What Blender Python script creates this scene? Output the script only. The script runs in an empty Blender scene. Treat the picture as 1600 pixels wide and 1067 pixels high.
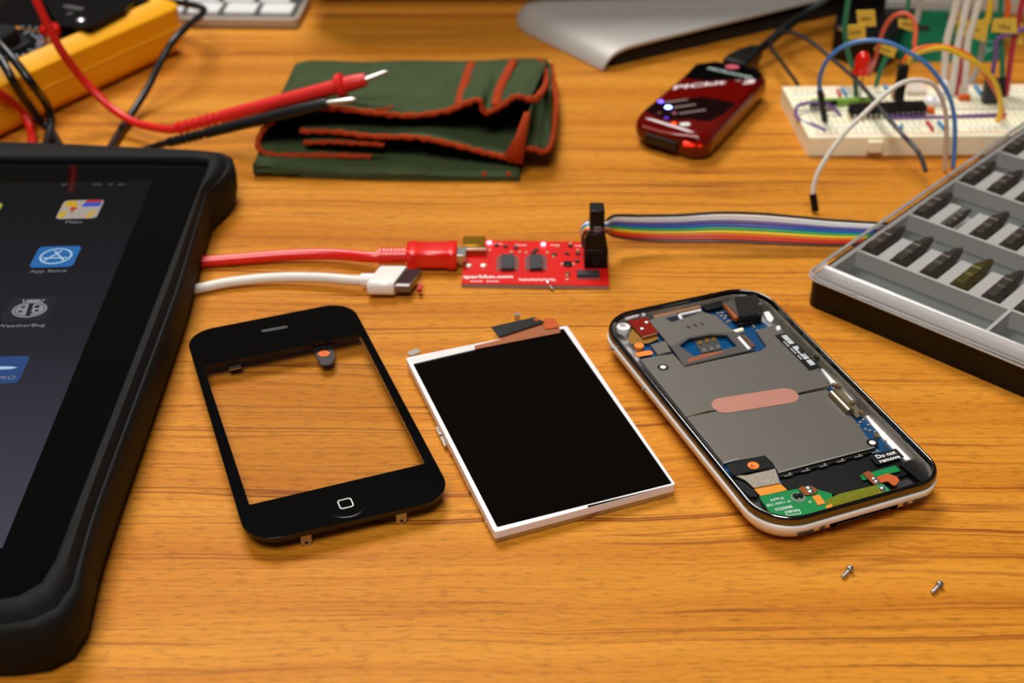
import bpy, bmesh, math, random
import numpy as np
from mathutils import Vector, Matrix
from mathutils.geometry import tessellate_polygon

# ------------------------------------------------------------ camera, world, lights, exposure
S = 0.001                                   # everything below is written in millimetres
SC = bpy.context.scene
COL = SC.collection
F_PX, PITCH, ROLL, CAM_H = 2096.7, 0.5731, -0.0042, 245.7
cp, sp = math.cos(PITCH), math.sin(PITCH)
FW = np.array([0, cp, -sp]); RT0 = np.array([1., 0, 0]); UP0 = np.cross(RT0, FW)
RT = math.cos(ROLL)*RT0 + math.sin(ROLL)*UP0
UP = -math.sin(ROLL)*RT0 + math.cos(ROLL)*UP0
cam_data = bpy.data.cameras.new('camera')
cam = bpy.data.objects.new('camera', cam_data); COL.objects.link(cam)
m = Matrix.Identity(4)
for i in range(3):
    m[i][0], m[i][1], m[i][2] = RT[i], UP[i], -FW[i]
m[2][3] = CAM_H*S
cam.matrix_world = m
cam_data.sensor_width = 36; cam_data.sensor_fit = 'HORIZONTAL'
cam_data.lens = F_PX*36/1600
cam_data.clip_start = 0.01; cam_data.clip_end = 30
cam_data.dof.use_dof = True
cam_data.dof.focus_distance = 0.386
cam_data.dof.aperture_fstop = cam_data.lens/3.4
SC.camera = cam

world = bpy.data.worlds.new('room_light'); SC.world = world
world.use_nodes = True
wn = world.node_tree.nodes; wl = world.node_tree.links
bg = wn['Background']
bg.inputs['Color'].default_value = (1.0, 0.86, 0.70, 1)
bg.inputs['Strength'].default_value = 0.035

def area(name, loc, target, size, energy, color, size_y=None):
    l = bpy.data.lights.new(name, 'AREA'); l.size = size; l.energy = energy; l.color = color
    if size_y: l.shape = 'RECTANGLE'; l.size_y = size_y
    o = bpy.data.objects.new(name, l); COL.objects.link(o)
    o.location = loc
    d = Vector(target) - Vector(loc)
    o.rotation_euler = d.to_track_quat('-Z', 'Y').to_euler()
    return o
area('ceiling_lamp', (-0.40, 1.5, 1.9), (0.0, 0.36, 0), 0.9, 30.0, (1.0, 0.98, 0.945))
area('fill_lamp', (-0.15, -0.35, 1.35), (0.05, 0.45, 0), 0.6, 10.8, (1.0, 0.98, 0.945))  # added fill light, lifts the sides that face the camera
SC.view_settings.view_transform = 'Standard'
SC.view_settings.look = 'None'
SC.view_settings.gamma = 1
SC.view_settings.use_curve_mapping = False
SC.view_settings.exposure = 0.5

# ------------------------------------------------------------ positions: a photo point on a known plane
def _ray(px, py):
    return FW + (px-800)/F_PX*RT - (py-533.5)/F_PX*UP
def at(px, py, z=0.0):                      # point on the horizontal plane at height z
    d = _ray(px, py); t = (z-CAM_H)/d[2]
    return Vector((t*d[0], t*d[1], z))
def aty(px, py, Y):                         # point on the upright plane y = Y
    d = _ray(px, py); t = Y/d[1]
    return Vector((t*d[0], Y, CAM_H + t*d[2]))
def quad(pts, z): return [at(x, y, z) for x, y in pts]

# ------------------------------------------------------------ materials
def lin(c):
    return tuple(((v/255)/12.92 if v/255 <= 0.04045 else ((v/255+0.055)/1.055)**2.4) for v in c) + (1,)
MATS = {}
def mat(name, rgb, rough=0.5, metal=0.0, spec=0.5, emit=None, estr=0.0, coat=0.0, var=0.06, vscale=120.0,
        bump=0.0, bscale=900.0, alpha_mix=None, haze=0.0, sss=0.0, trans=0.0):
    if name in MATS: return MATS[name]
    M = bpy.data.materials.new(name); M.use_nodes = True
    n, l = M.node_tree.nodes, M.node_tree.links
    b = n['Principled BSDF']; out = n['Material Output']
    tc = n.new('ShaderNodeTexCoord')
    no = n.new('ShaderNodeTexNoise'); no.inputs['Scale'].default_value = vscale; no.inputs['Detail'].default_value = 3
    l.new(tc.outputs['Object'], no.inputs['Vector'])
    mx = n.new('ShaderNodeMix'); mx.data_type = 'RGBA'
    c = lin(rgb)
    mx.inputs[6].default_value = tuple(v*(1-var) for v in c[:3])+(1,)
    mx.inputs[7].default_value = tuple(min(1, v*(1+var)) for v in c[:3])+(1,)
    l.new(no.outputs['Fac'], mx.inputs[0]); l.new(mx.outputs[2], b.inputs['Base Color'])
    b.inputs['Roughness'].default_value = rough
    b.inputs['Metallic'].default_value = metal
    b.inputs['Specular IOR Level'].default_value = spec
    b.inputs['Coat Weight'].default_value = coat
    b.inputs['Coat Roughness'].default_value = 0.05
    if trans: b.inputs['Transmission Weight'].default_value = trans
    if sss:
        b.inputs['Subsurface Weight'].default_value = sss
        b.inputs['Subsurface Radius'].default_value = (0.003, 0.0025, 0.002)
        b.inputs['Subsurface Scale'].default_value = 1.0
    if emit:
        b.inputs['Emission Color'].default_value = lin(emit); b.inputs['Emission Strength'].default_value = estr
    if bump:
        n2 = n.new('ShaderNodeTexNoise'); n2.inputs['Scale'].default_value = bscale; n2.inputs['Detail'].default_value = 4
        l.new(tc.outputs['Object'], n2.inputs['Vector'])
        bp = n.new('ShaderNodeBump'); bp.inputs['Strength'].default_value = bump; bp.inputs['Distance'].default_value = 0.0004
        l.new(n2.outputs['Fac'], bp.inputs['Height']); l.new(bp.outputs[0], b.inputs['Normal'])
    if alpha_mix is not None:               # clear sheet: mostly see-through, reflecting by its Fresnel
        tr = n.new('ShaderNodeBsdfTransparent'); tr.inputs[0].default_value = lin(alpha_mix)
        if haze:
            df = n.new('ShaderNodeBsdfDiffuse'); df.inputs[0].default_value = lin((205, 202, 198)); hz = n.new('ShaderNodeMixShader'); hz.inputs[0].default_value = haze
            l.new(tr.outputs[0], hz.inputs[1]); l.new(df.outputs[0], hz.inputs[2]); tr = hz
        gl = n.new('ShaderNodeBsdfGlossy'); gl.inputs['Roughness'].default_value = rough
        fr = n.new('ShaderNodeFresnel'); fr.inputs[0].default_value = 1.45
        ms = n.new('ShaderNodeMixShader')
        ge = n.new('ShaderNodeNewGeometry'); inv = n.new('ShaderNodeMath'); inv.operation = 'SUBTRACT'; inv.inputs[0].default_value = 1.0
        l.new(ge.outputs['Backfacing'], inv.inputs[1])
        mu = n.new('ShaderNodeMath'); mu.operation = 'MULTIPLY'; l.new(fr.outputs[0], mu.inputs[0]); l.new(inv.outputs[0], mu.inputs[1])
        l.new(mu.outputs[0], ms.inputs[0]); l.new(tr.outputs[0], ms.inputs[1]); l.new(gl.outputs[0], ms.inputs[2])
        l.new(ms.outputs[0], out.inputs['Surface'])
    MATS[name] = M
    return M

def wood_material():
    M = bpy.data.materials.new('wood_grain'); M.use_nodes = True
    n, l = M.node_tree.nodes, M.node_tree.links
    b = n['Principled BSDF']
    tc = n.new('ShaderNodeTexCoord')
    # gentle waviness of the grain
    w1 = n.new('ShaderNodeTexNoise'); w1.inputs['Scale'].default_value = 5.0; w1.inputs['Detail'].default_value = 2
    l.new(tc.outputs['Object'], w1.inputs['Vector'])
    sub = n.new('ShaderNodeVectorMath'); sub.operation = 'SUBTRACT'; sub.inputs[1].default_value = (.5, .5, .5)
    l.new(w1.outputs['Color'], sub.inputs[0])
    sc = n.new('ShaderNodeVectorMath'); sc.operation = 'MULTIPLY'; sc.inputs[1].default_value = (0.0, 0.022, 0.0)
    l.new(sub.outputs[0], sc.inputs[0])
    w2 = n.new('ShaderNodeTexNoise'); w2.inputs['Scale'].default_value = 45.0; w2.inputs['Detail'].default_value = 2
    mpw = n.new('ShaderNodeMapping'); mpw.inputs['Scale'].default_value = (0.45, 1, 1)
    l.new(tc.outputs['Object'], mpw.inputs[0]); l.new(mpw.outputs[0], w2.inputs['Vector'])
    sub2 = n.new('ShaderNodeVectorMath'); sub2.operation = 'SUBTRACT'; sub2.inputs[1].default_value = (.5, .5, .5)
    l.new(w2.outputs['Color'], sub2.inputs[0])
    sc2 = n.new('ShaderNodeVectorMath'); sc2.operation = 'MULTIPLY'; sc2.inputs[1].default_value = (0.0, 0.0035, 0.0)
    l.new(sub2.outputs[0], sc2.inputs[0])
    ad = n.new('ShaderNodeVectorMath'); ad.operation = 'ADD'
    l.new(tc.outputs['Object'], ad.inputs[0]); l.new(sc.outputs[0], ad.inputs[1])
    ad2 = n.new('ShaderNodeVectorMath'); ad2.operation = 'ADD'
    l.new(ad.outputs[0], ad2.inputs[0]); l.new(sc2.outputs[0], ad2.inputs[1])
    def streak(sx, sy, detail, rough=0.55):
        mp = n.new('ShaderNodeMapping'); mp.inputs['Scale'].default_value = (sx, sy, 1)
        l.new(ad2.outputs[0], mp.inputs[0])
        t = n.new('ShaderNodeTexNoise'); t.inputs['Scale'].default_value = 1.0; t.inputs['Detail'].default_value = detail
        t.inputs['Roughness'].default_value = rough
        l.new(mp.outputs[0], t.inputs['Vector'])
        return t.outputs['Fac']
    def ramp(fac, stops):
        r = n.new('ShaderNodeValToRGB'); el = r.color_ramp.elements
        el[0].position, el[0].color = stops[0]; el[1].position, el[1].color = stops[-1]
        for p, c in stops[1:-1]:
            e = el.new(p); e.color = c
        l.new(fac, r.inputs[0]); return r.outputs[0]
    g = lambda v: (v, v, v, 1)
    base = ramp(streak(2.0, 55, 4), [(0.30, lin((184, 107, 22))), (0.5, lin((203, 129, 35))), (0.72, lin((215, 143, 47)))])
    fine = ramp(streak(14, 800, 5, 0.7), [(0.28, g(0.78)), (0.5, g(1.0)), (0.78, g(1.10))])
    # thin dark growth lines at uneven spacing
    lines = ramp(streak(1.3, 130, 2, 0.5), [(0.375, g(0.0)), (0.40, g(1.0)), (0.425, g(0.0))])
    lines2 = ramp(streak(1.8, 120, 2, 0.5), [(0.53, g(0.0)), (0.545, g(1.0)), (0.56, g(0.0))])
    patch = ramp(streak(8, 40, 3), [(0.34, g(0.15)), (0.56, g(1.0))])
    fleck = ramp(streak(200, 1000, 2, 0.6), [(0.30, g(0.66)), (0.48, g(1.0)), (0.8, g(1.06))])
    def mul(a, bb, f=1.0):
        x = n.new('ShaderNodeMix'); x.data_type = 'RGBA'; x.blend_type = 'MULTIPLY'; x.inputs[0].default_value = f
        l.new(a, x.inputs[6]); l.new(bb, x.inputs[7]); return x.outputs[2]
    c = mul(mul(base, fine), fleck, 0.9)
    def darken(c, mask, col, amt):
        mm = n.new('ShaderNodeMath'); mm.operation = 'MULTIPLY'; mm.inputs[1].default_value = amt
        l.new(mask, mm.inputs[0])
        x = n.new('ShaderNodeMix'); x.data_type = 'RGBA'
        l.new(mm.outputs[0], x.inputs[0]); l.new(c, x.inputs[6]); x.inputs[7].default_value = lin(col)
        return x.outputs[2]
    pm = n.new('ShaderNodeMath'); pm.operation = 'MULTIPLY'; l.new(lines, pm.inputs[0]); l.new(patch, pm.inputs[1])
    c = darken(c, pm.outputs[0], (118, 50, 10), 0.95)
    pm2 = n.new('ShaderNodeMath'); pm2.operation = 'MULTIPLY'; l.new(lines2, pm2.inputs[0]); l.new(patch, pm2.inputs[1])
    c = darken(c, pm2.outputs[0], (128, 60, 14), 0.75)
    l.new(c, b.inputs['Base Color'])
    b.inputs['Roughness'].default_value = 0.5
    b.inputs['Specular IOR Level'].default_value = 0.12
    bp = n.new('ShaderNodeBump'); bp.inputs['Strength'].default_value = 0.12; bp.inputs['Distance'].default_value = 0.0002
    l.new(fine, bp.inputs['Height']); l.new(bp.outputs[0], b.inputs['Normal'])
    return M

BLACKGLOSS = mat('black_gloss', (4, 4, 5), 0.06, spec=0.45, var=0.02)
BLACKSOFT = mat('black_rubber', (15, 15, 16), 0.7, spec=0.2, bump=0.25, bscale=2500)
BLACKPLASTIC = mat('black_plastic', (8, 7, 7), 0.4, spec=0.28)
BLACKTAPE = mat('black_tape', (10, 10, 11), 0.35, spec=0.4)
BLACKWIRE = mat('black_wire_jacket', (17, 17, 18), 0.35, spec=0.5)
REDWIRE = mat('red_jacket', (226, 34, 28), 0.35, spec=0.5)
REDCABLE = mat('red_cable_jacket', (226, 26, 18), 0.3, spec=0.5, coat=0.2)
WHITEPL = mat('white_plastic', (238, 232, 224), 0.28, spec=0.5, coat=0.3)
WHITECABLE = mat('white_cable_jacket', (226, 220, 210), 0.4)
CREAM = mat('cream_plastic', (250, 241, 208), 0.45)
SILVER = mat('silver_metal', (190, 186, 180), 0.28, metal=0.9)
CHROME = mat('chrome', (112, 111, 109), 0.14, metal=1.0, var=0.03)
GREYMETAL = mat('shield_metal', (112, 106, 99), 0.42, metal=0.55, var=0.05, bump=0.04, bscale=3000)
ALU = mat('brushed_aluminium', (196, 190, 182), 0.45, metal=0.25, var=0.03)
GOLD = mat('gold_contact', (206, 150, 60), 0.3, metal=0.9)
COPPER = mat('copper_film', (184, 126, 108), 0.45, metal=0.25, var=0.03)
COPPERTAPE = mat('copper_flex', (176, 104, 68), 0.3, metal=0.4)
ORANGE = mat('orange_sticker', (250, 128, 12), 0.5)
BLUEPCB = mat('blue_solder_mask', (6, 64, 106), 0.3, spec=0.5, var=0.15, vscale=500)
GREENPCB = mat('green_solder_mask', (18, 128, 66), 0.3, var=0.08, vscale=400)
OLIVE = mat('olive_flex', (112, 116, 22), 0.25, var=0.2, vscale=600)
AMBER = mat('amber_flex', (222, 140, 40), 0.35, var=0.12, vscale=700)
REDFLEX = mat('red_flex', (130, 26, 8), 0.2, coat=0.5, var=0.1)
WHITEINK = mat('white_ink', (235, 232, 228), 0.5)
DARKINK = mat('dark_ink', (30, 26, 22), 0.5)
REDPCB = mat('red_solder_mask', (214, 24, 18), 0.28, var=0.12, vscale=300)
YELLOWPL = mat('yellow_plastic', (255, 176, 0), 0.45, var=0.03)
GREENCLOTH = mat('green_cloth', (66, 78, 50), 0.95, spec=0.1, var=0.25, vscale=60, bump=0.6, bscale=2200)
HEM = mat('rust_thread', (166, 60, 26), 0.9, spec=0.1, var=0.25, vscale=900, bump=0.8, bscale=1800)
GREYTRAY = mat('grey_tray_plastic', (188, 184, 180), 0.5, var=0.02)
CLEARLID = mat('clear_plastic', (255, 255, 255), 0.08, alpha_mix=(250, 250, 250))
CLEARGLASS = mat('clear_glass', (255, 255, 255), 0.02, alpha_mix=(252, 251, 250))
BITSTEEL = mat('dark_steel', (78, 68, 62), 0.4, metal=0.45, var=0.2, vscale=500)
BRONZE = mat('bronze_steel', (96, 84, 36), 0.4, metal=0.5, var=0.2, vscale=500)

# ------------------------------------------------------------ objects
BASE = {}
def tag(o, label=None, cat=None, group=None, kind=None):
    if label: o['label'] = label
    if cat: o['category'] = cat
    if group: o['group'] = group
    if kind: o['kind'] = kind
    return o
def thing(name, label, cat, loc, group=None):
    o = bpy.data.objects.new(name, None); COL.objects.link(o)
    loc = Vector(loc); o.location = loc*S; o.empty_display_size = 0.01
    BASE[o.name] = loc
    return tag(o, label, cat, group)

class MB:
    def __init__(s): s.v = []; s.f = []
    def add(s, vs, fs):
        k = len(s.v); s.v += [Vector(v) for v in vs]; s.f += [tuple(i+k for i in f) for f in fs]; return s
    def prism(s, loops, z0, z1, top_only=False):
        """loops: list of 2-D/3-D point lists, first the outline, others holes; extruded z0..z1 (numbers)"""
        if not isinstance(loops[0], (list, tuple)) or not hasattr(loops[0][0], '__len__'): loops = [loops]
        fl = [[Vector((p[0], p[1], 0)) for p in L] for L in loops]
        tris = tessellate_polygon(fl)
        flat = [p for L in fl for p in L]; N = len(flat)
        vs = [Vector((p.x, p.y, z1)) for p in flat] + [Vector((p.x, p.y, z0)) for p in flat]
        fs = []
        for a, b, c in tris:
            nz = (flat[b]-flat[a]).cross(flat[c]-flat[a]).z
            if nz < 0: a, b, c = a, c, b
            fs += [(a, b, c), (c+N, b+N, a+N)]
        k = 0
        for li, L in enumerate(fl):
            n = len(L)
            ar = sum(L[i].x*L[(i+1) % n].y - L[(i+1) % n].x*L[i].y for i in range(n))
            fwd = (ar > 0) == (li == 0)
            for i in range(n):
                a, b = k+i, k+(i+1) % n
                fs.append((a+N, b+N, b, a) if fwd else (a, b, b+N, a+N))
            k += n
        return s.add(vs, fs)
    def box(s, c, size, rz=0.0, M=None):
        x, y, z = (t/2 for t in size)
        vs = [Vector((i*x, j*y, k*z)) for k in (-1, 1) for i, j in ((-1, -1), (1, -1), (1, 1), (-1, 1))]
        R = M if M else Matrix.Rotation(rz, 3, 'Z')
        vs = [R @ v + Vector(c) for v in vs]
        return s.add(vs, [(3, 2, 1, 0), (4, 5, 6, 7), (0, 1, 5, 4), (1, 2, 6, 5), (2, 3, 7, 6), (3, 0, 4, 7)])
    def hexa(s, bottom, top):                # four corners below, four above, anticlockwise
        return s.add(list(bottom)+list(top), [(3, 2, 1, 0), (4, 5, 6, 7), (0, 1, 5, 4), (1, 2, 6, 5), (2, 3, 7, 6), (3, 0, 4, 7)])
    def loft(s, rings, cap0=True, cap1=True, closed=True):
        n = len(rings[0]); vs = [p for r in rings for p in r]; fs = []
        for i in range(len(rings)-1):
            for j in range(n if closed else n-1):
                a, b = i*n+j, i*n+(j+1) % n
                fs.append((a, b, b+n, a+n))
        if cap0: fs.append(tuple(range(n-1, -1, -1)))
        if cap1: fs.append(tuple(range((len(rings)-1)*n, len(rings)*n)))
        return s.add(vs, fs)
    def tube(s, pts, r, n=10, smooth=True, cap=True, sub=6, squash=1.0):
        P = spline(pts, sub) if smooth else [Vector(p) for p in pts]
        rr = (lambda t: r) if not callable(r) else r
        rings = []; up = Vector((0, 0, 1)); prev = None
        for i, p in enumerate(P):
            t = (P[min(i+1, len(P)-1)] - P[max(i-1, 0)]).normalized()
            if prev is None:
                a = t.cross(up)
                if a.length < 1e-3: a = t.cross(Vector((1, 0, 0)))
                a.normalize()
            else:
                a = (prev - t*prev.dot(t)).normalized()
            prev = a; b = a.cross(t)
            R = rr(i/(len(P)-1))
            rings.append([p + a*math.cos(q)*R + b*math.sin(q)*R*squash for q in [2*math.pi*k/n for k in range(n)]])
        return s.loft(rings, cap, cap)
    def lathe(s, prof, M, n=24):             # prof: (radius, height) along local z, placed with matrix M
        rings = []
        for r, h in prof:
            rings.append([M @ Vector((max(r, 1e-3)*math.cos(2*math.pi*k/n), max(r, 1e-3)*math.sin(2*math.pi*k/n), h)) for k in range(n)])
        return s.loft(rings)
    def disc(s, c, r, h, n=24): return s.lathe([(r, 0), (r, h)], Matrix.Translation(c), n)
    def build(s, name, m, parent=None, bevel=0.0, smooth=35, label=None, solid=0.0, subsurf=0, base=None, kind=None):
        if parent is not None:
            o0 = parent
            while o0.parent: o0 = o0.parent
            b = BASE[o0.name]
        else:
            b = Vector(base) if base is not None else Vector((sum(v.x for v in s.v)/len(s.v), sum(v.y for v in s.v)/len(s.v), min(v.z for v in s.v)))
        me = bpy.data.meshes.new(name)
        me.from_pydata([((v-b)*S)[:] for v in s.v], [], s.f)
        bm = bmesh.new(); bm.from_mesh(me); bmesh.ops.recalc_face_normals(bm, faces=bm.faces[:])
        for f in bm.faces: f.smooth = True
        bm.to_mesh(me); bm.free()
        me.set_sharp_from_angle(angle=math.radians(smooth))
        me.materials.append(m)
        o = bpy.data.objects.new(name, me); COL.objects.link(o)
        if parent is not None: o.parent = parent
        else: o.location = b*S; BASE[o.name] = b
        if solid:
            md = o.modifiers.new('thickness', 'SOLIDIFY'); md.thickness = solid*S; md.offset = 0
        if bevel:
            md = o.modifiers.new('bevel', 'BEVEL'); md.width = bevel*S; md.segments = 2; md.limit_method = 'ANGLE'; md.angle_limit = math.radians(40)
            md.harden_normals = False
        if subsurf:
            md = o.modifiers.new('subdivision', 'SUBSURF'); md.levels = subsurf; md.render_levels = subsurf
        if label: o['label'] = label
        if kind: o['kind'] = kind
        return o

def spline(pts, sub=6):
    P = [Vector(p) for p in pts]
    if len(P) < 3: return [P[0].lerp(P[-1], t/sub) for t in range(sub+1)]
    out = []
    for i in range(len(P)-1):
        p0 = P[i-1] if i else P[0]*2-P[1]; p1, p2 = P[i], P[i+1]
        p3 = P[i+2] if i+2 < len(P) else P[-1]*2-P[-2]
        for k in range(sub):
            t = k/sub
            out.append(0.5*((2*p1)+(p2-p0)*t+(2*p0-5*p1+4*p2-p3)*t*t+(3*p1-p0-3*p2+p3)*t**3))
    out.append(P[-1]); return out
def round_poly(pts, r, seg=8):
    P = [Vector((p[0], p[1])) for p in pts]; n = len(P); out = []
    rs = r if isinstance(r, (list, tuple)) else [r]*n
    for i in range(n):
        a, b, c = P[i-1], P[i], P[(i+1) % n]
        u = (a-b).normalized(); v = (c-b).normalized()
        ang = math.acos(max(-1, min(1, u.dot(v)))); rr = rs[i]
        if rr <= 0.01 or ang > 3.1: out.append((b.x, b.y)); continue
        d = min(rr/math.tan(ang/2), (a-b).length*0.49, (c-b).length*0.49); rr = d*math.tan(ang/2)
        cen = b + (u+v).normalized()*(rr/math.sin(ang/2))
        s0 = b+u*d-cen; s1 = b+v*d-cen
        a0 = math.atan2(s0.y, s0.x); a1 = math.atan2(s1.y, s1.x); da = (a1-a0+math.pi) % (2*math.pi)-math.pi
        for k in range(seg+1):
            t = a0+da*k/seg; out.append((cen.x+rr*math.cos(t), cen.y+rr*math.sin(t)))
    return out
def inset(pts, d):
    P = [Vector((p[0], p[1])) for p in pts]; n = len(P); out = []
    ar = sum(P[i].x*P[(i+1) % n].y-P[(i+1) % n].x*P[i].y for i in range(n)); sg = 1 if ar > 0 else -1
    for i in range(n):
        a, b, c = P[i-1], P[i], P[(i+1) % n]
        t1 = (b-a).normalized(); t2 = (c-b).normalized()
        n1 = Vector((-t1.y, t1.x))*sg; n2 = Vector((-t2.y, t2.x))*sg
        k = (n1+n2); k = k/max(0.2, k.dot(n1)); out.append((b.x+k.x*d, b.y+k.y*d))
    return out
def lift(pts, z): return [Vector((p[0], p[1], z)) for p in pts]
def plate(name, px, z, th, m, parent, r=0.0, bevel=0.0, **kw):
    """flat piece whose top face is at height z"""
    pts = quad(px, z)
    pts = round_poly(pts, r) if r else [(p.x, p.y) for p in pts]
    return MB().prism(pts, z-th, z).build(name, m, parent, bevel=bevel, **kw)
def circle(c, r, n=28, ry=None, rot=0):
    ry = ry or r
    return [(c[0]+r*math.cos(t)*math.cos(rot)-ry*math.sin(t)*math.sin(rot), c[1]+r*math.cos(t)*math.sin(rot)+ry*math.sin(t)*math.cos(rot)) for t in [2*math.pi*k/n for k in range(n)]]
def capsule(a, b, r, n=12):
    a = Vector(a[:2]); b = Vector(b[:2]); t = math.atan2((b-a).y, (b-a).x); out = []
    for k in range(n+1):
        q = t-math.pi/2+math.pi*k/n; out.append((b.x+r*math.cos(q), b.y+r*math.sin(q)))
    for k in range(n+1):
        q = t+math.pi/2+math.pi*k/n; out.append((a.x+r*math.cos(q), a.y+r*math.sin(q)))
    return out
def wire_pts(px, z0, z1, rmin=0.6):
    """points of a hanging wire: its depth runs evenly from its first to its last footing"""
    Y0, Y1 = at(*px[0], z0).y, at(*px[-1], z1).y
    L = [0]
    for a, b in zip(px, px[1:]): L.append(L[-1]+math.hypot(b[0]-a[0], b[1]-a[1]))
    out = []
    for (x, y), s in zip(px, L):
        p = aty(x, y, Y0+(Y1-Y0)*s/L[-1])
        if p.z < rmin: p = at(x, y, rmin)
        out.append(p)
    return out
_fonts = []
def text(name, s, h, origin, xd, yd, m, parent, ex=0.03, align='LEFT', bold=0.0, xs=1.0, label=None):
    """flat lettering lying on a surface: baseline origin, reading direction xd, upward direction yd (mm)"""
    cu = bpy.data.curves.new(name, 'FONT'); cu.body = s; cu.size = 1.0; cu.align_x = align
    cu.offset = bold; cu.extrude = 0.0; cu.resolution_u = 4
    to = bpy.data.objects.new('tmp', cu); COL.objects.link(to)
    bpy.context.view_layer.update()
    dg = bpy.context.evaluated_depsgraph_get()
    me0 = bpy.data.meshes.new_from_object(to.evaluated_get(dg))
    xd = Vector(xd).normalized(); yd = Vector(yd).normalized(); nd = xd.cross(yd).normalized()
    k = h/0.70
    M = MB()
    vs = [Vector(origin)+xd*(v.co.x*k*xs)+yd*(v.co.y*k)+nd*ex for v in me0.vertices]
    M.add(vs, [tuple(p.vertices) for p in me0.polygons])
    bpy.data.objects.remove(to); bpy.data.curves.remove(cu); bpy.data.meshes.remove(me0)
    return M.build(name, m, parent, label=label)
random.seed(4)

# ------------------------------------------------------------ setting: desk top, and an unseen partition added to shade its back
WOOD = wood_material()
d = MB().prism([(-620, -150), (720, -150), (720, 744), (-620, 744)], -25, 0).build('desk', WOOD, bevel=1.5, base=(0, 300, 0))
tag(d, 'orange brown wooden desk top with fine dark horizontal grain lines', 'desk')
w = MB().prism([(-800, 745), (900, 745), (900, 765), (-800, 765)], -700, 60).build('shade_wall', mat('shade_partition', (30, 20, 16), 0.7), base=(0, 755, -700))
tag(w, kind='structure')
sh = thing('shade_monitor', 'unseen black glass fronted screen added to shade the back of the desk', 'shade_monitor', (170, 720, 0))  # added out of view, sized to darken the far strip of the desk
MB().prism([(-108, 692), (440, 692), (440, 718), (-108, 718)], 18, 100).build('housing', ALU, sh, bevel=2.0)
MB().prism([(-104, 690.5), (436, 690.5), (436, 691.9), (-104, 691.9)], 21, 97).build('screen', BLACKGLOSS, sh)
MB().prism([(250, 719), (360, 719), (360, 726), (250, 726)], 0.2, 90).build('stand_post', ALU, sh, bevel=.8)
fl = MB().prism([(-1600, -1600), (1600, -1600), (1600, 1600), (-1600, 1600)], -712, -702).build('floor', mat('dark_carpet', (60, 52, 46), 0.95, bump=0.4), base=(0, 0, -712))
tag(fl, kind='structure')

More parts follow.
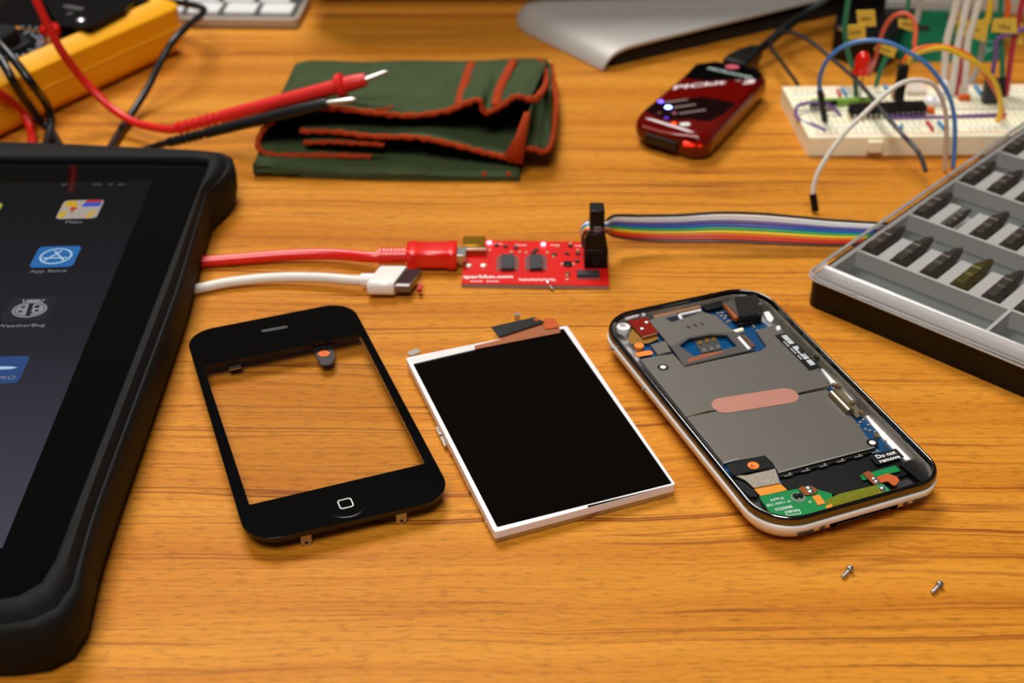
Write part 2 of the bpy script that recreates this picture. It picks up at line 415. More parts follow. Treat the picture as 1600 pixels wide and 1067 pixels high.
# ------------------------------------------------------------ tablet in its rubber case
def build_tablet():
    t = thing('tablet_computer', 'large tablet with app icons on its lit screen, in a thick black rubber case', 'tablet', (-190, 350, 0))
    right = [(-209, 509), (-162, 504), (-122, 498.5), (-111.5, 492), (-109.2, 483), (-110.5, 472), (-115, 462), (-113.8, 435), (-111.8, 405), (-110.6, 381),
             (-109.6, 327), (-108.6, 275), (-107.2, 255), (-105.6, 240), (-109.5, 231.5), (-119, 229), (-132, 228.5)]
    # case: outline at its widest level, lofted to the base and to the raised lip round the glass
    left = [(-316, 223), (-330, 228), (-334, 240), (-334, 480), (-328, 500), (-312, 513)]
    outl = [(x, y) for x, y in right] + left
    outl = outl[::-1]
    sp2 = spline(lift(outl + [outl[0]], 0), 4)[:-1]
    ol = [(p.x, p.y) for p in sp2]
    lip = round_poly([(-320, 487.5), (-118.2, 483.6), (-113.3, 236.5), (-320, 228)], [8, 5, 11, 8], 8)
    # same number of points on every ring: march by angle round the centre
    cx, cy = -215, 360
    def ring(poly, n=160):
        P = [Vector(p) for p in poly]; out = []
        for k in range(n):
            a = 2*math.pi*k/n; dr = Vector((math.cos(a), math.sin(a))); best = None
            for i in range(len(P)):
                A = P[i]-Vector((cx, cy)); B = P[(i+1) % len(P)]-Vector((cx, cy)); E = B-A
                den = dr.x*E.y-dr.y*E.x
                if abs(den) < 1e-9: continue
                tt = (A.x*E.y-A.y*E.x)/den; ss = (A.x*dr.y-A.y*dr.x)/den
                if -1e-6 <= ss <= 1+1e-6 and tt > 0: best = max(best or 0, tt)
            out.append((cx+dr.x*best, cy+dr.y*best))
        return out
    ro = ring(ol); rl = ring(lip)
    def mix(f, z, extra=0.0):
        return [Vector((a[0]+(b[0]-a[0])*f, a[1]+(b[1]-a[1])*f, z)) for a, b in zip(ro, rl)]
    rings = [mix(0.9, 0.2), mix(0.30, 0.2), mix(0.10, 3), mix(0.0, 8), mix(-0.02, 13), mix(0.04, 16.5), mix(0.16, 17.6), mix(0.30, 17.6),
             mix(0.42, 19.2), mix(0.55, 20.6), mix(0.88, 20.9), mix(0.97, 20.4), mix(1.0, 19.4), mix(1.0, 17.2)]
    MB().loft(rings, True, True).build('case', BLACKSOFT, t, smooth=50)
    g = inset(lip, -1.5)
    gp = round_poly([(-322, 489), (-117, 485), (-112, 235), (-322, 226.5)], 8)
    MB().prism(gp, 17.3, 18.3).build('glass', mat('tablet_glass', (3, 3, 4), 0.03, spec=0.5, var=0.02), t)
    # display picture area
    dq = [(-290, 462), (-137.9, 467.6), (-129.1, 257), (-281.3, 251.4)]
    scr = mat('tablet_display', (8, 8, 10), 0.05, spec=0.5)
    n, l = scr.node_tree.nodes, scr.node_tree.links
    tc = n.new('ShaderNodeTexCoord'); sx = n.new('ShaderNodeSeparateXYZ'); l.new(tc.outputs['Object'], sx.inputs[0])
    mr = n.new('ShaderNodeMapRange'); mr.inputs[1].default_value = 0.095; mr.inputs[2].default_value = -0.09; l.new(sx.outputs[1], mr.inputs[0])
    cr = n.new('ShaderNodeValToRGB'); cr.color_ramp.elements[0].color = lin((15, 16, 20)); cr.color_ramp.elements[1].color = lin((84, 82, 98))
    e = cr.color_ramp.elements.new(0.5); e.color = lin((44, 42, 52))
    l.new(mr.outputs[0], cr.inputs[0]); l.new(cr.outputs[0], n['Principled BSDF'].inputs['Emission Color'])
    n['Principled BSDF'].inputs['Emission Strength'].default_value = 0.42
    ds = MB().prism(dq, 18.30, 18.36).build('display', scr, t)
    ux = Vector((0.999, 0.042, 0)); uy = Vector((-0.042, 0.999, 0)); Z = 18.42
    def P(c, x, y, z=Z): return Vector((c[0], c[1], 0))+ux*x+uy*y+Vector((0, 0, z))
    def sq(c, w=7.4, r=1.9): return round_poly([P(c, -w, -w), P(c, w, -w), P(c, w, w), P(c, -w, w)], r)
    def em(name, rgb, s=0.4): return mat(name, (2, 2, 2), 0.06, emit=rgb, estr=s, var=0.01)
    LBL = em('screen_lettering', (150, 150, 158), 0.5)
    # maps icon
    c = (-159.4, 443.6)
    ic = MB().prism(sq(c), Z-0.06, Z).build('app_icon', em('screen_cream', (190, 178, 168), 0.5), ds, label='map icon')
    MB().prism([P(c, 0, 2), P(c, 6.8, 2), P(c, 6.8, 6.4), P(c, 1, 6.8)], Z, Z+.04).build('icon_sign', em('screen_blue', (52, 90, 200), 0.55), ds)
    MB().prism([P(c, .5, 5.2), P(c, 7.0, 5.2), P(c, 6.2, 7.2), P(c, 1, 7.2)], Z+.04, Z+.07).build('icon_sign_top', em('screen_red', (200, 50, 60), 0.5), ds)
    MB().prism([P(c, -7, 3), P(c, -1, 1.5), P(c, -3, 7), P(c, -6, 7)], Z, Z+.04).build('icon_road', em('screen_yellow', (225, 180, 50), 0.5), ds)
    MB().prism([P(c, -7, -3), P(c, -4, 0), P(c, -5, -7), P(c, -7, -6)], Z, Z+.04).prism([P(c, 3, -7), P(c, 5, -1), P(c, 6.4, -1), P(c, 5, -7)], Z, Z+.04).build('icon_road', em('screen_yellow', (225, 180, 50), 0.5), ds)
    MB().prism(circle(P(c, -2.6, .6), 1.3), Z, Z+.05).prism([P(c, -3.1, -.5), P(c, -2.1, -.5), P(c, -2.6, -4)], Z, Z+.05).build('icon_pin', em('screen_pin', (200, 70, 40), 0.5), ds)
    text('icon_caption', 'Maps', 1.9, P(c, 0, -11.0), ux, uy, LBL, ds, align='CENTER', xs=1.1)
    # store icon
    c = (-158.3, 407.8)
    MB().prism(sq(c), Z-.06, Z).build('app_icon', em('screen_store_blue', (50, 118, 190), 0.5), ds, label='blue store icon')
    CY = em('screen_cyan', (178, 208, 228), 0.6)
    a = MB().prism([circle(P(c, 0, .3), 5.6), circle(P(c, 0, .3), 4.9)[::-1]], Z, Z+.04)
    for q in ((-3.2, -2.6, 1.1, 3.8), (3.2, -2.6, -1.1, 3.8), (-4, -1, 4, -1)):
        A, B = P(c, q[0], q[1]), P(c, q[2], q[3])
        a.prism(capsule(A, B, .33, 4), Z, Z+.04)
    a.build('icon_ring', CY, ds)
    text('icon_caption', 'App Store', 1.9, P(c, 0, -11.0), ux, uy, LBL, ds, align='CENTER', xs=1.1)
    # ladybird icon
    c = (-157.0, 372.9)
    MB().prism(sq(c), Z-.06, Z).build('app_icon', em('screen_dark', (52, 52, 60), 0.4), ds, label='dark grey weather icon')
    GR = em('screen_grey', (150, 152, 160), 0.55)
    a = MB().prism([circle(P(c, .2, -.4), 5.6, ry=4.9), circle(P(c, .2, -.4), 4.9, ry=4.2)[::-1]], Z, Z+.04)
    h1 = [p for p in circle(P(c, -.1, -.4), 4.3, ry=3.7)]
    a.prism([p for p in h1 if (Vector(p)-P(c, -.1, -.4).xy).dot(ux.xy) < 0.01], Z, Z+.04)
    a.prism([p for p in circle(P(c, .5, -.4), 4.3, ry=3.7) if (Vector(p)-P(c, .5, -.4).xy).dot(ux.xy) > -0.01], Z, Z+.04)
    a.prism(capsule(P(c, -2.8, 4.2), P(c, -3.4, 6), .25, 4), Z, Z+.04).prism(capsule(P(c, 2.8, 4.2), P(c, 3.4, 6), .25, 4), Z, Z+.04)
    a.prism(capsule(P(c, -1.8, 5.2), P(c, 1.8, 5.2), .7, 4), Z, Z+.04)
    a.build('icon_bug', GR, ds)
    DK = em('screen_dark_spot', (60, 60, 70), 0.3); a = MB()
    for x, y, r in ((-2.2, 1.2, .7), (-2.5, -1.6, .7), (2.2, 1.3, .9), (2.7, -1.2, .7), (1.4, -2.6, .5)): a.prism(circle(P(c, x, y), r, 12), Z+.04, Z+.07)
    a.build('icon_spots', DK, ds)
    text('icon_caption', 'WeatherBug', 1.9, P(c, 0, -11.0), ux, uy, LBL, ds, align='CENTER', xs=1.1)
    # plane icon at the frame edge
    c = (-155.4, 337.6)
    MB().prism(sq(c), Z-.06, Z).build('app_icon', em('screen_plane_blue', (52, 84, 140), 0.5), ds, label='blue airplane icon')
    MB().prism([P(c, -7, 2.2), P(c, 3.2, 1.6), P(c, 5.2, .9), P(c, 3.2, .2), P(c, -7, -.2)], Z, Z+.04).prism([P(c, -5, 1), P(c, -2, 1), P(c, -4.4, 5.6), P(c, -5.6, 5.6)], Z, Z+.04).prism([P(c, -5, 1), P(c, -1, 1), P(c, -5.4, -3.4), P(c, -6.4, -3.4)], Z, Z+.04).build('icon_plane', CY, ds)
    text('icon_lettering', 'PRO', 1.9, P(c, 0.2, -5.4), ux, uy, LBL, ds, align='LEFT', xs=1.1)
    text('icon_caption', 'Track', 1.9, P(c, -1.6, -11.0), ux, uy, LBL, ds, align='CENTER', xs=1.1)
    # yellow icon at the left frame edge, second column
    c = (-196.4, 441.2)
    MB().prism(sq(c, 7.4), Z-.06, Z).build('app_icon', em('screen_yellow_page', (196, 196, 90), 0.4), ds, label='yellow notes icon')
    # status bar marks
    a = MB()
    for x, w_ in ((-172, 2.2), (-160, 3.4), (-154, 1.5), (-150.5, 2.6)):
        a.prism([P((x, 463.5), 0, 0), P((x, 463.5), w_, 0), P((x, 463.5), w_, 1.2), P((x, 463.5), 0, 1.2)], Z, Z+.04)
    a.build('status_bar', em('screen_status', (110, 110, 116), 0.25), ds)
build_tablet()

# ------------------------------------------------------------ front panel with see-through window
PAN = [(288.8, 520.5), (546.9, 469.9), (710.2, 776.9), (386.8, 850.6)]
WIN = [(318, 572), (563, 522), (663.7, 724), (389.5, 788.5)]
def build_panel():
    t = thing('phone_front_panel', 'black phone front glass panel with see-through window and round home button', 'phone part', at(500, 670, 0))
    z = 6.2
    q = quad(PAN, z); outer = round_poly(q, 9.5, 12); win = round_poly(quad(WIN, z), 0.6, 3)
    MB().prism([outer, win], z-0.7, z).build('black_border', BLACKGLOSS, t, bevel=0.2)
    io = round_poly(inset(q, 0.5), 9, 12)
    iw = round_poly(quad([(312, 560), (572, 507), (670, 722), (385, 789)], z), 1.0, 3)
    iw = round_poly(inset(quad(WIN, z), -1.3), 1.0, 3)
    MB().prism([io, iw], 4.1, z-0.72).build('frame', mat('frame_plastic', (20, 19, 20), 0.5), t, bevel=0.25)
    MB().prism(round_poly(inset(quad(WIN, z), -2.0), 0.8, 3), z-1.6, z-0.75).build('window_pane', CLEARGLASS, t)
    # earpiece slot
    a, b = at(412, 517, z), at(446, 511, z)
    MB().prism(capsule(a, b, 0.75), z, z+.05).build('earpiece_slot', mat('dark_mesh', (44, 42, 42), 0.6), t)
    # home button: shallow dish with its square mark
    c = at(540, 787, z)
    MB().lathe([(5.9, -.2), (5.9, 0.03), (5.5, 0.05), (4.5, .03), (3, .02), (0.1, .015)], Matrix.Translation(c)).build('home_button', mat('button_gloss', (5, 5, 6), 0.06), t)
    ang = math.radians(21)
    R = lambda x, y: (c.x+x*math.cos(ang)-y*math.sin(ang), c.y+x*math.sin(ang)+y*math.cos(ang))
    o = round_poly([R(-2, -2), R(2, -2), R(2, 2), R(-2, 2)], .85, 6); i = round_poly([R(-1.72, -1.72), R(1.72, -1.72), R(1.72, 1.72), R(-1.72, 1.72)], .65, 6)
    MB().prism([o, i], z+.02, z+.16).build('button_mark', WHITEINK, t)
    for x, y in ((478, 829.5), (628, 795.5)):
        p = at(x, y, z); p.z = 0; d = Vector((math.sin(ang), -math.cos(ang), 0)); s_ = Vector((math.cos(ang), math.sin(ang), 0))
        M = MB(); A = p-d*1.6
        def qd(u, v, z_): return A+s_*u+d*v+Vector((0, 0, z_))
        M.prism([qd(-1.5, -2.2, 0), qd(1.5, -2.2, 0), qd(1.5, .1, 0), qd(-1.5, .1, 0)], 3.7, 4.09)
        # upright lug with a hole
        out_, inn = [], []
        prof = [(-1.5, 4.0), (1.5, 4.0), (1.5, .9), (1.0, .25), (0, .05), (-1.0, .25), (-1.5, .9)]
        n_ = len(prof)
        f = [A+s_*u+Vector((0, 0, h))+d*0.1 for u, h in prof]; bk = [p_+d*.45 for p_ in f]
        M.loft([f, bk])
        M.build('metal_tab', SILVER, t)
        H = A+d*.56+Vector((0, 0, 1.2))
        rot = Matrix((s_.to_tuple(), (0, 0, 1), (-d).to_tuple())).transposed().to_4x4()
        MB().lathe([(.55, 0), (.55, .1)], Matrix.Translation(H) @ rot, 14).build('tab_hole', DARKINK, t)
    plate('sticker_tab', [(484, 534), (516, 534), (524, 558), (517, 569), (503, 571), (497, 562)], 3.6, .5, mat('tab_dark', (34, 30, 32), 0.4), t, r=.7)
    st = MB().prism(circle(at(506, 552, 3.7), 1.95, ry=1.75), 3.6, 3.68).build('orange_dot', mat('orange_dot', (250, 110, 14), .5), t)
    text('dot_number', '2', 1.0, at(505, 554, 3.72), (1, .3, 0), (-.3, 1, 0), mat('red_ink', (170, 40, 10), .5), t)
    plate('flex_connector', [(352, 552), (371, 549), (377, 573), (357, 577)], 3.2, 1.0, BLACKPLASTIC, t, r=.3)
    plate('connector_contact', [(357, 572), (376, 568), (377, 574), (358, 578)], 3.3, .3, SILVER, t)
    MB().prism(circle(at(378, 797, 4.5), .35, 10), 4.2, 4.7).build('side_screw', SILVER, t)
build_panel()

# ------------------------------------------------------------ display module
LQ = [(633.9, 558.8), (886, 508.4), (1056, 757), (772.7, 831.8)]
LB = [(645.5, 568.5), (880.5, 513), (1050, 755), (777, 823.5)]
def build_lcd():
    t = thing('display_module', 'bare black phone display in a thin white frame with copper flex at its top', 'phone part', at(845, 670, 0))
    z = 4.3
    q = quad(LQ, z); b = quad(LB, z)
    MB().prism([round_poly(q, .9, 4), round_poly(b, .3, 2)], 1.9, z).build('white_frame', mat('frame_white', (236, 228, 230), .35), t, bevel=.15)
    MB().prism(round_poly(b, .3, 2), 2.2, z-.25).build('screen', mat('lcd_black', (7, 5, 4), .05, spec=.25, var=.02), t)
    MB().prism(round_poly(inset(q, .3), .8, 4), 0.3, 1.75).build('metal_tray', SILVER, t)
    plate('white_strip', [(640, 560), (738, 539.2), (741, 546), (648, 567.5)], z+.05, .5, mat('strip_white', (222, 216, 212), .4), t)
    plate('copper_tape', [(742, 545.5), (875.5, 519.5), (873, 508), (867, 499), (857, 502), (790, 519), (778, 524), (783, 530), (741, 540)], z+.25, .15, COPPERTAPE, t)
    plate('black_tape', [(767, 510.5), (836, 495.2), (851, 503), (779, 526)], z+.9, .25, BLACKTAPE, t)
    plate('orange_flex', [(846, 502), (850, 498), (867, 497), (874, 511), (852, 514)], z+.6, .15, mat('orange_flex', (190, 82, 22), .3), t)
    MB().disc(at(838, 500, z+.9), .8, .25, 12).build('flex_pad', mat('orange_flex', (190, 82, 22), .3), t)
    MB().disc(at(808, 499, z-3.4), 1.0, 2.2, 12).build('screw_post', SILVER, t)
    ang = math.radians(21)
    # corner tabs and side clips
    MB().prism(capsule(at(643, 551, 2.5), at(650, 548, 2.5), 1.3), 1.4, 2.4).build('corner_tab', SILVER, t)
    MB().prism([circle(at(786, 836, 1), 1.55, 16), circle(at(786, 836, 1), .7, 16)[::-1]], .6, 1.1).build('corner_lug', SILVER, t)
    for x0, y0, x1, y1, m_, w_ in ((683, 668, 697, 697, SILVER, 1.3), (697, 690, 706, 708, GOLD, 1.2), (711, 716, 735, 766, mat('brass_clip', (196, 156, 96), .35, metal=.7), 1.0), (756, 805, 774, 836, SILVER, 1.3)):
        A, B = at(x0, y0, 1.5), at(x1, y1, 1.5); dd = (B-A).normalized(); nn = Vector((dd.y, -dd.x, 0))
        if nn.x > 0: nn = -nn
        MB().prism([A-nn*1.6, B-nn*1.6, B+nn*w_*.4, A+nn*w_*.4], .3, 1.9).build('side_clip', m_, t, bevel=.1)
    for x, y in ((688, 679), (761, 817)):
        MB().disc(at(x, y, 2.0), .5, .5, 10).build('clip_rivet', SILVER, t)
build_lcd()

# ------------------------------------------------------------ opened phone back
PH = [(932.7, 494.8), (1183.6, 441.6), (1485.7, 743.7), (1200.6, 825.0)]
def build_phone():
    t = thing('opened_phone', 'opened white phone back shell with chrome rim, grey shields and circuit boards inside', 'phone part', at(1205, 650, 0))
    q = quad(PH, 10.4)
    RAD = 12.5; CR = (12.5, 12.5, 9.8, 12.5)
    def R(d, z): return lift(round_poly(inset(q, d), [max(2, c_-d) for c_ in CR], 14), z)
    MB().loft([R(16, .05), R(11, .25), R(7, .7), R(4, 1.4), R(2, 2.4), R(.8, 3.5), R(.1, 4.8), R(-.3, 6.2), R(-.35, 7.2), R(-.15, 7.5), R(1.0, 7.5), R(1.5, 6.4), R(1.6, 2.6)], True, True).build('back_shell', WHITEPL, t, smooth=60)
    MB().loft([R(1.3, 7.45), R(.15, 7.55), R(-.1, 8.3), R(-.08, 9.2), R(.12, 10.0), R(.42, 10.4), R(.85, 10.5), R(1.15, 10.35), R(1.3, 9.8), R(1.45, 7.8), R(1.3, 7.45)], False, False).build('chrome_bezel', CHROME, t, smooth=50)
    MB().loft([R(1.4, 8.8), R(1.75, 8.3), R(1.9, 7.7), R(2.1, 4.2), R(1.6, 4.1)], False, False).build('inner_rail', mat('inner_metal', (136, 128, 116), .4, metal=.35, var=.5, vscale=260, bump=.6, bscale=500), t, smooth=50)
    MB().prism(round_poly(inset(q, 1.8), RAD-2, 12), 2.62, 3.0).build('inner_floor', mat('inner_white', (205, 200, 200), .5), t)
    ZP = 6.2; ZS = 7.4
    # blue board
    pcb = plate('circuit_board', [(990, 520), (1015, 499), (1095, 478), (1130, 470), (1195, 505), (1240, 545), (1283, 590), (1305, 612), (1345, 648), (1352, 653),
                           (1373, 676), (1378, 687), (1390, 698), (1400, 712), (1410, 720), (1365, 732), (1335, 736), (1216, 756), (1135, 745), (1128, 722), (1074, 655), (1000, 562)], ZP, .8, BLUEPCB, t)
    W = mat('cast_white', (232, 228, 228), .5, var=.02)
    # shields
    s1 = MB()
    tray = quad([(1013, 500), (1046, 494), (1095, 484.5), (1100, 488), (1119, 493), (1145, 516), (1160, 524.5), (1177, 546), (1069, 571), (1047, 540)], ZS+.5)
    simw = quad([(1061, 540), (1076, 529), (1092, 526), (1110, 522.5), (1135, 523), (1152, 541), (1085, 557)], ZS+.5)
    MB().prism([tray, simw[::-1]], ZS-.1, ZS+.5).build('card_tray', GREYMETAL, t, bevel=.08)
    MB().prism(quad([(1056, 538), (1074, 526), (1140, 520), (1158, 543), (1084, 561)], ZP+.05), ZP, ZP+.08).build('tray_floor', mat('tray_blue', (4, 70, 116), .2, var=.3, vscale=200), t)
    fr_o = quad([(1048, 541), (1074, 527), (1110, 520), (1154, 519), (1176, 546), (1069, 570.5)], ZS+.5)
    MB().prism([fr_o, simw[::-1]], ZS+.5, ZS+.56).build('tray_surround', mat('tray_dark', (84, 80, 78), .45, metal=.4), t)
    for x, y in ((1075.6, 511.4), (1086, 508.5), (1097, 506.5)):
        MB().prism(capsule(at(x-1.5, y-1.5, ZS+.5), at(x+2, y+1, ZS+.5), .45, 5), ZS+.5, ZS+.55).build('tray_slot', DARKINK, t)
    plate('contact_holder', [(1083, 530), (1118, 524), (1128, 545), (1096, 552)], ZP+.5, .4, mat('dark_grey_plastic', (54, 52, 52), .5), t)
    for i, (x, y) in enumerate(((1093.5, 535.6), (1104.2, 532.4), (1115, 530.2), (1100, 547.4), (1111.3, 544.8), (1122, 542))):
        MB().prism(capsule(at(x, y-1.5, ZP+.6), at(x+.8, y+1.6, ZP+.6), .55, 6), ZP+.5, ZP+.8).build('card_contact', GOLD if i < 3 else SILVER, t)
    plate('tray_spring', [(1074, 562), (1098, 553), (1130, 548), (1128, 551), (1101, 559), (1076, 566)], ZS+.6, .15, COPPERTAPE, t)
    plate('upper_shield', [(1000.5, 561), (1030, 555.5), (1052, 553), (1069, 573), (1190, 547.5), (1198, 541), (1181, 516.5), (1212, 506), (1226, 520), (1290, 591), (1296, 605), (1248, 613.5), (1110, 642), (1071, 650)], ZS, .9, GREYMETAL, t, bevel=.12)
    plate('small_shield', [(1016, 538), (1040, 532), (1049, 549), (1028, 554)], ZS, .9, GREYMETAL, t, bevel=.1)
    plate('lower_shield', [(1072.5, 651.5), (1292, 608), (1296, 612), (1335, 655), (1366, 697), (1217, 738.5), (1207, 722), (1195, 711), (1130, 723)], ZS, .9, GREYMETAL, t, bevel=.12)
    MB().prism(capsule(at(1132, 633.5, ZS), at(1228, 618.5, ZS), 3.95), ZS, ZS+.14).build('copper_pad', COPPER, t, bevel=.05)
    # thin joint strip between the two shields
    JM = mat('joint_metal', (170, 156, 120), .3, metal=.8)
    MB().tube([at(1070, 652, ZS), at(1110, 641, ZS)], .28, 6, smooth=False).build('shield_joint', JM, t)
    MB().tube([at(1250, 613, ZS+.1), at(1303, 601, ZS+.1)], .3, 6, smooth=False).build('shield_joint', JM, t)
    # edge of lower shield: pale lip with clips
    e0, e1 = at(1216, 738.5, ZS), at(1366, 699, ZS)
    a = MB().tube([e0, e1], .22, 6, smooth=False)
    for k in range(6):
        p = at(1225+k*27.5, 744.5-k*7.4, 7.0); q2 = at(1238+k*27.5, 741.5-k*7.4, 7.0)
        a.tube([p, q2], .17, 5, smooth=False); 
        p = at(1243+k*26, 735.5-k*7+1, 7.1) ; a.disc(at(1234+k*27.2, 740.6-k*7.3, 6.9), .28, .3, 8)
    a.tube([at(1130, 724, ZS), at(1154, 717, ZS)], .25, 6, smooth=False)
    a.build('shield_edge', mat('edge_silver', (215, 210, 200), .3, metal=.6), t)
    plate('black_gasket', [(1216, 740), (1362, 702), (1366, 706), (1218, 746)], 7.0, .5, BLACKPLASTIC, t)
    # pads and stickers
    for x, y in ((1036, 574), (1363, 692)):
        MB().prism(circle(at(x, y, ZS), 1.75), ZS, ZS+.12).build('round_pad', BLACKPLASTIC, t, label='black ring pad')
        MB().prism(circle(at(x, y, ZS+.1), .95), ZS+.12, ZS+.3).build('pad_centre', WHITEINK, t)
    MB().prism(circle(at(998.5, 540, ZS+.6), 1.6, ry=1.5), ZS-.4, ZS+.7).build('orange_sticker', ORANGE, t)
    MB().prism(capsule(at(998.5, 554, ZS), at(1014, 551.5, ZS), 1.25), ZS, ZS+.15).build('orange_sticker', ORANGE, t, label='oval orange sticker')
    # code label, right of the upper shield
    plate('code_label', [(1210, 523.5), (1228, 520), (1282, 574), (1265, 579)], ZS+.12, .1, BLACKTAPE, t)
    def lp(u, v):                            # along / across the code label
        A, B, C, D = at(1210, 523.5, ZS+.15), at(1228, 520, ZS+.15), at(1282, 574, ZS+.15), at(1265, 579, ZS+.15)
        return A.lerp(D, u).lerp(B.lerp(C, u), v)
    a = MB()
    for u0, u1 in ((.05, .19), (.2, .3), (.37, .48), (.49, .57), (.58, .65), (.66, .73), (.76, .9)):
        a.prism([lp(u0, .44), lp(u1, .44), lp(u1, .88), lp(u0, .88)], ZS+.12, ZS+.16)
    a.build('label_blocks', mat('label_grey', (190, 190, 192), .5), t)
    a = MB()
    for k in range(13):
        if k in (4, 9): continue
        u0 = .2+k*.04; a.prism([lp(u0, .16), lp(u0+.026, .16), lp(u0+.026, .3), lp(u0, .3)], ZS+.12, ZS+.16)
    a.build('label_print', mat('label_grey', (190, 190, 192), .5), t)
    # top left: earphone socket flex
    plate('red_flex', [(980.5, 501.5), (1010.5, 495), (1027, 517.5), (1003, 524)], ZS+1.1, .5, REDFLEX, t, bevel=.1)
    plate('red_flex_edge', [(1003, 524.5), (1027, 518), (1027, 521), (1004, 527.5)], ZS+.8, .5, COPPERTAPE, t)
    for x, y in ((1010, 504), (1003, 514)): MB().disc(at(x, y, ZS+1.1), .6, .25, 12).build('solder_dot', WHITEINK, t)
    plate('amber_flex', [(981, 529), (989, 510), (997, 511), (1001, 524), (1024, 521), (1029, 529), (1013, 536), (986, 537)], ZS-.2, .25, mat('amber_dark', (150, 104, 34), .3, var=.4, vscale=900), t)
    MB().prism([circle(at(974, 510, ZS+1), 2.3, 20), circle(at(973.5, 508.3, ZS+1), .95, 16)[::-1]], ZS-.8, ZS+1).build('white_socket', W, t, bevel=.2)
    MB().tube([at(977, 499, ZS+.9), at(997, 493, ZS+.9)], .6, 8, smooth=False).tube([at(1003, 493, ZS+.9), at(1007, 492, ZS+.9)], .7, 8, smooth=False).build('white_gasket', W, t)
    MB().disc(at(977, 526, ZS+.2), .65, .4, 10).build('solder_dot', SILVER, t)
    plate('foam_strip', [(1020, 492), (1093, 476), (1095, 480), (1022, 496)], ZS+.2, .3, mat('tan_foam', (176, 124, 88), .7), t)
    plate('steel_strip', [(1020, 497.5), (1057, 489), (1057, 492), (1022, 501)], ZS+.3, .3, SILVER, t)
    plate('dark_gap', [(1040, 497), (1094, 484), (1094, 488), (1050, 503)], ZS+.56, .05, mat('blue_black', (16, 26, 44), .3), t)
    MB().tube([at(1065.5, 499, ZS+.8), at(1061.5, 493.5, ZS+.8), at(1066, 491.5, ZS+.8), at(1095, 485, ZS+.8)], .55, 8, sub=5).build('white_wire', W, t)
    plate('black_foam', [(1096, 478), (1128, 470), (1131, 478), (1104, 485)], ZS+.3, 1.0, BLACKPLASTIC, t, r=.5)
    # camera block in the top right corner
    MB().prism(round_poly(quad([(1147, 464), (1181, 458.5), (1192, 478), (1187, 489), (1154, 494)], 9.8), 1.2), ZP, 9.6).build('camera_module', mat('camera_black', (40, 36, 34), .22), t, bevel=.3)
    plate('camera_shield', [(1132, 473.5), (1148, 466), (1165, 487), (1153, 494)], 9.5, 1.2, mat('camera_grey', (96, 90, 84), .35, metal=.5), t)
    plate('camera_flex', [(1130, 474), (1135, 473), (1154, 495), (1148, 497)], 9.3, 1.4, mat('camera_amber', (168, 84, 24), .4), t)
    plate('camera_base', [(1148, 496), (1190, 487), (1190, 500), (1155, 508)], ZS+.2, 1.4, BLACKPLASTIC, t)
    MB().prism(circle(at(1188, 474, 10), .7, 10), 9.2, 9.9).build('solder_dot', SILVER, t)
    plate('white_foam', [(1193, 488), (1201, 486), (1209, 497), (1205, 504), (1199, 500)], ZS+.6, 1.4, W, t, r=.5)
    plate('white_foam', [(1212, 511), (1218, 507), (1220, 514), (1215, 517)], ZS+.5, 1.4, W, t, r=.4)
    # board connectors
    plate('cream_connector', [(1144, 516), (1160, 511.5), (1162.5, 515), (1147, 520)], ZS+.5, .9, CREAM, t, r=.2)
    plate('board_connector', [(1152, 527), (1156, 525), (1173, 544), (1169, 546)], ZS+.9, .9, W, t)
    plate('board_connector', [(1157.5, 523), (1163, 521.5), (1180, 540), (1175, 542)], ZS+.9, .9, mat('brown_connector', (96, 66, 44), .4), t, label='brown connector')
    a = MB()
    for i in range(14):
        x = 1165+i*2.3+random.uniform(-1, 1); y = 508+i*2.6+random.uniform(-2, 2)
        a.box(at(x+12, y+2, ZP+.2), (.7, .45, .4), random.random())
    for x, y in ((1122, 490), (1127, 494), (1132, 498), (1137, 503), (1128, 489), (1134, 494), (1141, 501)): a.box(at(x, y, ZP+.2), (.9, .6, .5), .4)
    for x, y in ((1344, 660), (1341, 665), (1357, 664), (1359, 673), (1367, 675), (1372, 682), (1383, 689), (1349, 656), (1352, 671)): a.box(at(x, y, ZP+.2), (.8, .5, .5), random.random())
    o_ = a.build('surface_components', mat('component_tan', (176, 158, 140), .4, metal=.3), t); 
    MB().disc(at(1369, 683.5, ZP), .9, 1.0, 14).build('board_screw', mat('bronze_screw', (170, 140, 110), .3, metal=.8), t)
    MB().disc(at(1384, 699, ZP), .7, .1, 14).build('board_hole', DARKINK, t)
    # white gap filler strips along the right side
    plate('white_filler', [(1283, 576), (1292, 578), (1305, 590), (1333, 618), (1338, 626), (1322, 626), (1304, 608), (1297, 596)], 5.6, 1.0, W, t)
    plate('white_filler', [(1353, 650), (1357, 648), (1380, 667), (1424, 709), (1425, 717), (1415, 719), (1398, 704), (1373, 678), (1362, 664)], 5.6, 1.0, W, t)
    MB().tube([at(1300, 616, ZS+.3), at(1328, 645, ZS+.3)], 1.5, 16, smooth=False).build('vibration_motor', mat('motor_metal', (150, 132, 110), .3, metal=.8), t)
    plate('motor_bracket', [(1303, 602), (1310, 600), (1326, 620), (1343, 640), (1350, 648), (1338, 652), (1326, 640), (1308, 618)], ZS-.2, .5, mat('bracket_metal', (140, 126, 100), .35, metal=.7, var=.4, vscale=400), t)
    a = MB()
    for x, y in ((1303, 603), (1331, 630), (1345, 645), (1310, 604)): a.disc(at(x, y, ZS), .8, .7, 12)
    a.build('bracket_screws', mat('bronze_screw', (170, 140, 110), .3, metal=.8), t)
    # clips on the far right inner wall
    a = MB()
